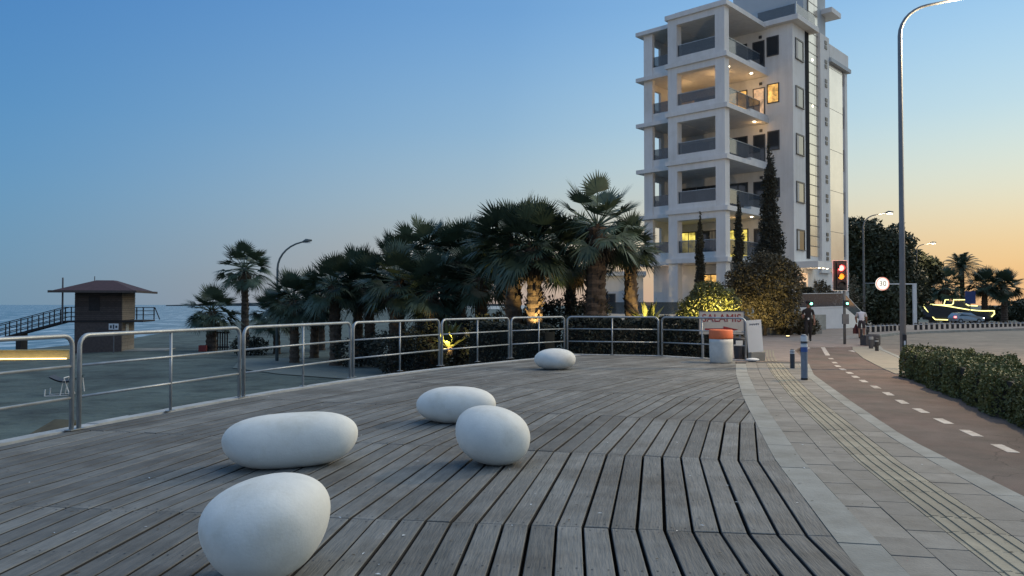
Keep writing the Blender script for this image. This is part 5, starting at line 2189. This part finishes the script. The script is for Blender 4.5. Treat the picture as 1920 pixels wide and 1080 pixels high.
part('plinth', m_conc, (-.2, 2.8, .2, 3.6, -.15, .06), parent=tw)
sp = thing('beach_sign', 'small white notice board on a post before the tower', 'sign', (-27.2, 52.6, -1.72))
mb = MB()
mb.tube([(0, 0, -.1), (0, 0, 1.95)], .035, 8)
mb.build('post', m_pole, sp)
mb = MB()
mb.box(-.33, .33, -.05, -.036, 1.6, 2.02)
pn = mb.build('panel', m_wbd, sp)
mb = MB()
for (x0, x1, z0, z1) in ((-.25, -.12, 1.7, 1.9), (-.05, .05, 1.66, 1.95), (.12, .26, 1.72, 1.88)):
    mb.box(x0, x1, -.054, -.0505, z0, z1)
mb.build('print', m_logo, pn)

# low wall with a warm light strip
lw = thing('lit_low_wall', 'low yellow lit wall with a warm light strip on the beach', 'wall', (-33.5, 46.5, -1.72), R(4))
mb = MB()
mb.box(-3, 6.6, 0, .3, -.2, .52)
mb.build('wall_body', m_ylw, lw)
mb = MB()
mb.box(-3, 6.6, -.13, .3, .521, .56)
mb.build('cap', m_ylw, lw)
mb = MB()
mb.box(-3, 6.5, -.30, -.24, .02, .08)
mb.build('light_strip', m_strip, lw)

# trestle with white legs
tb = thing('beach_trestle', 'dark slung seat on a white tubular frame on the sand', 'seat', (-16.3, 28.2, -1.72), R(15))
mb = MB()
for y in (-.3, .3):
    mb.tube([(-.62, y, .0), (-.60, y, .26)], .022, 6)
    mb.tube([(-.62, y, .02), (.16, y, .02)], .018, 6)
    mb.tube([(-.12, y, .02), (.0, y, .66), (.2, y, .02)], .022, 6)
    mb.tube([(.52, y, .1), (.46, y, .6)], .022, 6)
mb.tube([(0, -.3, .66), (0, .3, .66)], .02, 6)
mb.build('frame', m_white2, tb)
mb = MB()
vs = []
for k in range(9):
    t_ = k / 8
    x = -.5 + 1.05 * t_
    z = .74 - .20 * math.sin(math.pi * t_)
    vs += [(x, -.34, z), (x, .34, z)]
mb.add(vs, [(2 * k, 2 * k + 2, 2 * k + 3, 2 * k + 1) for k in range(8)])
mb.add([(x, y, z - .05) for x, y, z in vs], [(2 * k + 1, 2 * k + 3, 2 * k + 2, 2 * k) for k in range(8)])
mb.build('sling', m_char, tb)

# mossy timber hatch beside the deck edge
hw_ = thing('timber_hatch', 'mossy sloping timber hatch with a dark opening under the railing', 'hatch', (-7.35, 12.35, -.33), R(76))
mb = MB()
mb.add([(-1.3, 0, -1.6), (.55, 0, -1.6), (.55, .5, -1.6), (-1.3, .5, -1.6), (-1.3, 0, -.62), (.55, 0, .0), (.55, .5, .0), (-1.3, .5, -.62)],
       [(0, 1, 5, 4), (1, 2, 6, 5), (2, 3, 7, 6), (3, 0, 4, 7), (4, 5, 6, 7), (3, 2, 1, 0)])
mb.build('hatch_body', m_wedge, hw_)
mb = MB()
mb.add([(.12, -.005, -.42), (.46, -.005, -.32), (.46, -.005, -.10), (.12, -.005, -.22)], [(0, 1, 2, 3)])
mb.build('opening_shade', m_gap, hw_)  # flat patch, the hole's shade is only in its colour

# slatted screen and red crate by the short palm
sc_ = thing('slatted_screen', 'small slatted timber enclosure between the two lone palms', 'screen', (-21.6, 56.5, -1.72), R(-5))
for k in range(9):
    part('slat', m_rampw, (-.75 + k * .18, -.66 + k * .18, -.02, .02, 0, 1.35), parent=sc_)
part('top_rail', m_rampw, (-.8, .85, .021, .06, 1.2, 1.3), parent=sc_)
part('bottom_rail', m_rampw, (-.8, .85, .021, .06, .15, .25), parent=sc_)
cr_ = thing('red_crate', 'small red crate at the foot of the short stout palm', 'crate', (-21.75, 54.2, -1.72), R(12))
part('side_panel', m_redcr, (-.25, .25, -.25, -.22, 0, .45), parent=cr_)
part('side_panel', m_redcr, (-.25, .25, .22, .25, 0, .45), parent=cr_)
part('end_panel', m_redcr, (-.25, -.22, -.219, .219, 0, .45), parent=cr_)
part('end_panel', m_redcr, (.22, .25, -.219, .219, 0, .45), parent=cr_)
part('floor_panel', m_redcr, (-.219, .219, -.219, .219, .01, .03), parent=cr_)

# wind blown litter: bits of leaf and grit on the deck and the footway
mb = MB()
rnd = random.Random(21)
for k in range(420):
    y = 4.0 + 18 * rnd.random() ** 1.4
    x = rnd.uniform(-5.0, curbx(y) + 1.7)
    if math.hypot(x - DC[0], y - DC[1]) > R1 - .1:
        continue
    a = rnd.uniform(0, 6.28)
    ln, wd = rnd.uniform(.006, .024), rnd.uniform(.004, .010)
    ca, sa = math.cos(a), math.sin(a)
    zz = .006 + rnd.uniform(0, .004)
    mb.cur = rnd.choice((0, 0, 1))
    mb.add([(x - ca * ln, y - sa * ln, zz), (x + sa * wd, y - ca * wd, zz + .004), (x + ca * ln, y + sa * ln, zz + .002), (x - sa * wd, y + ca * wd, zz + .003)], [(0, 1, 2, 3)])
o = mb.build('fallen_leaves', [m_dead, m_wbd])
tag(o, 'scattered dry leaf bits and grit on the deck and footway', 'litter', kind='stuff')
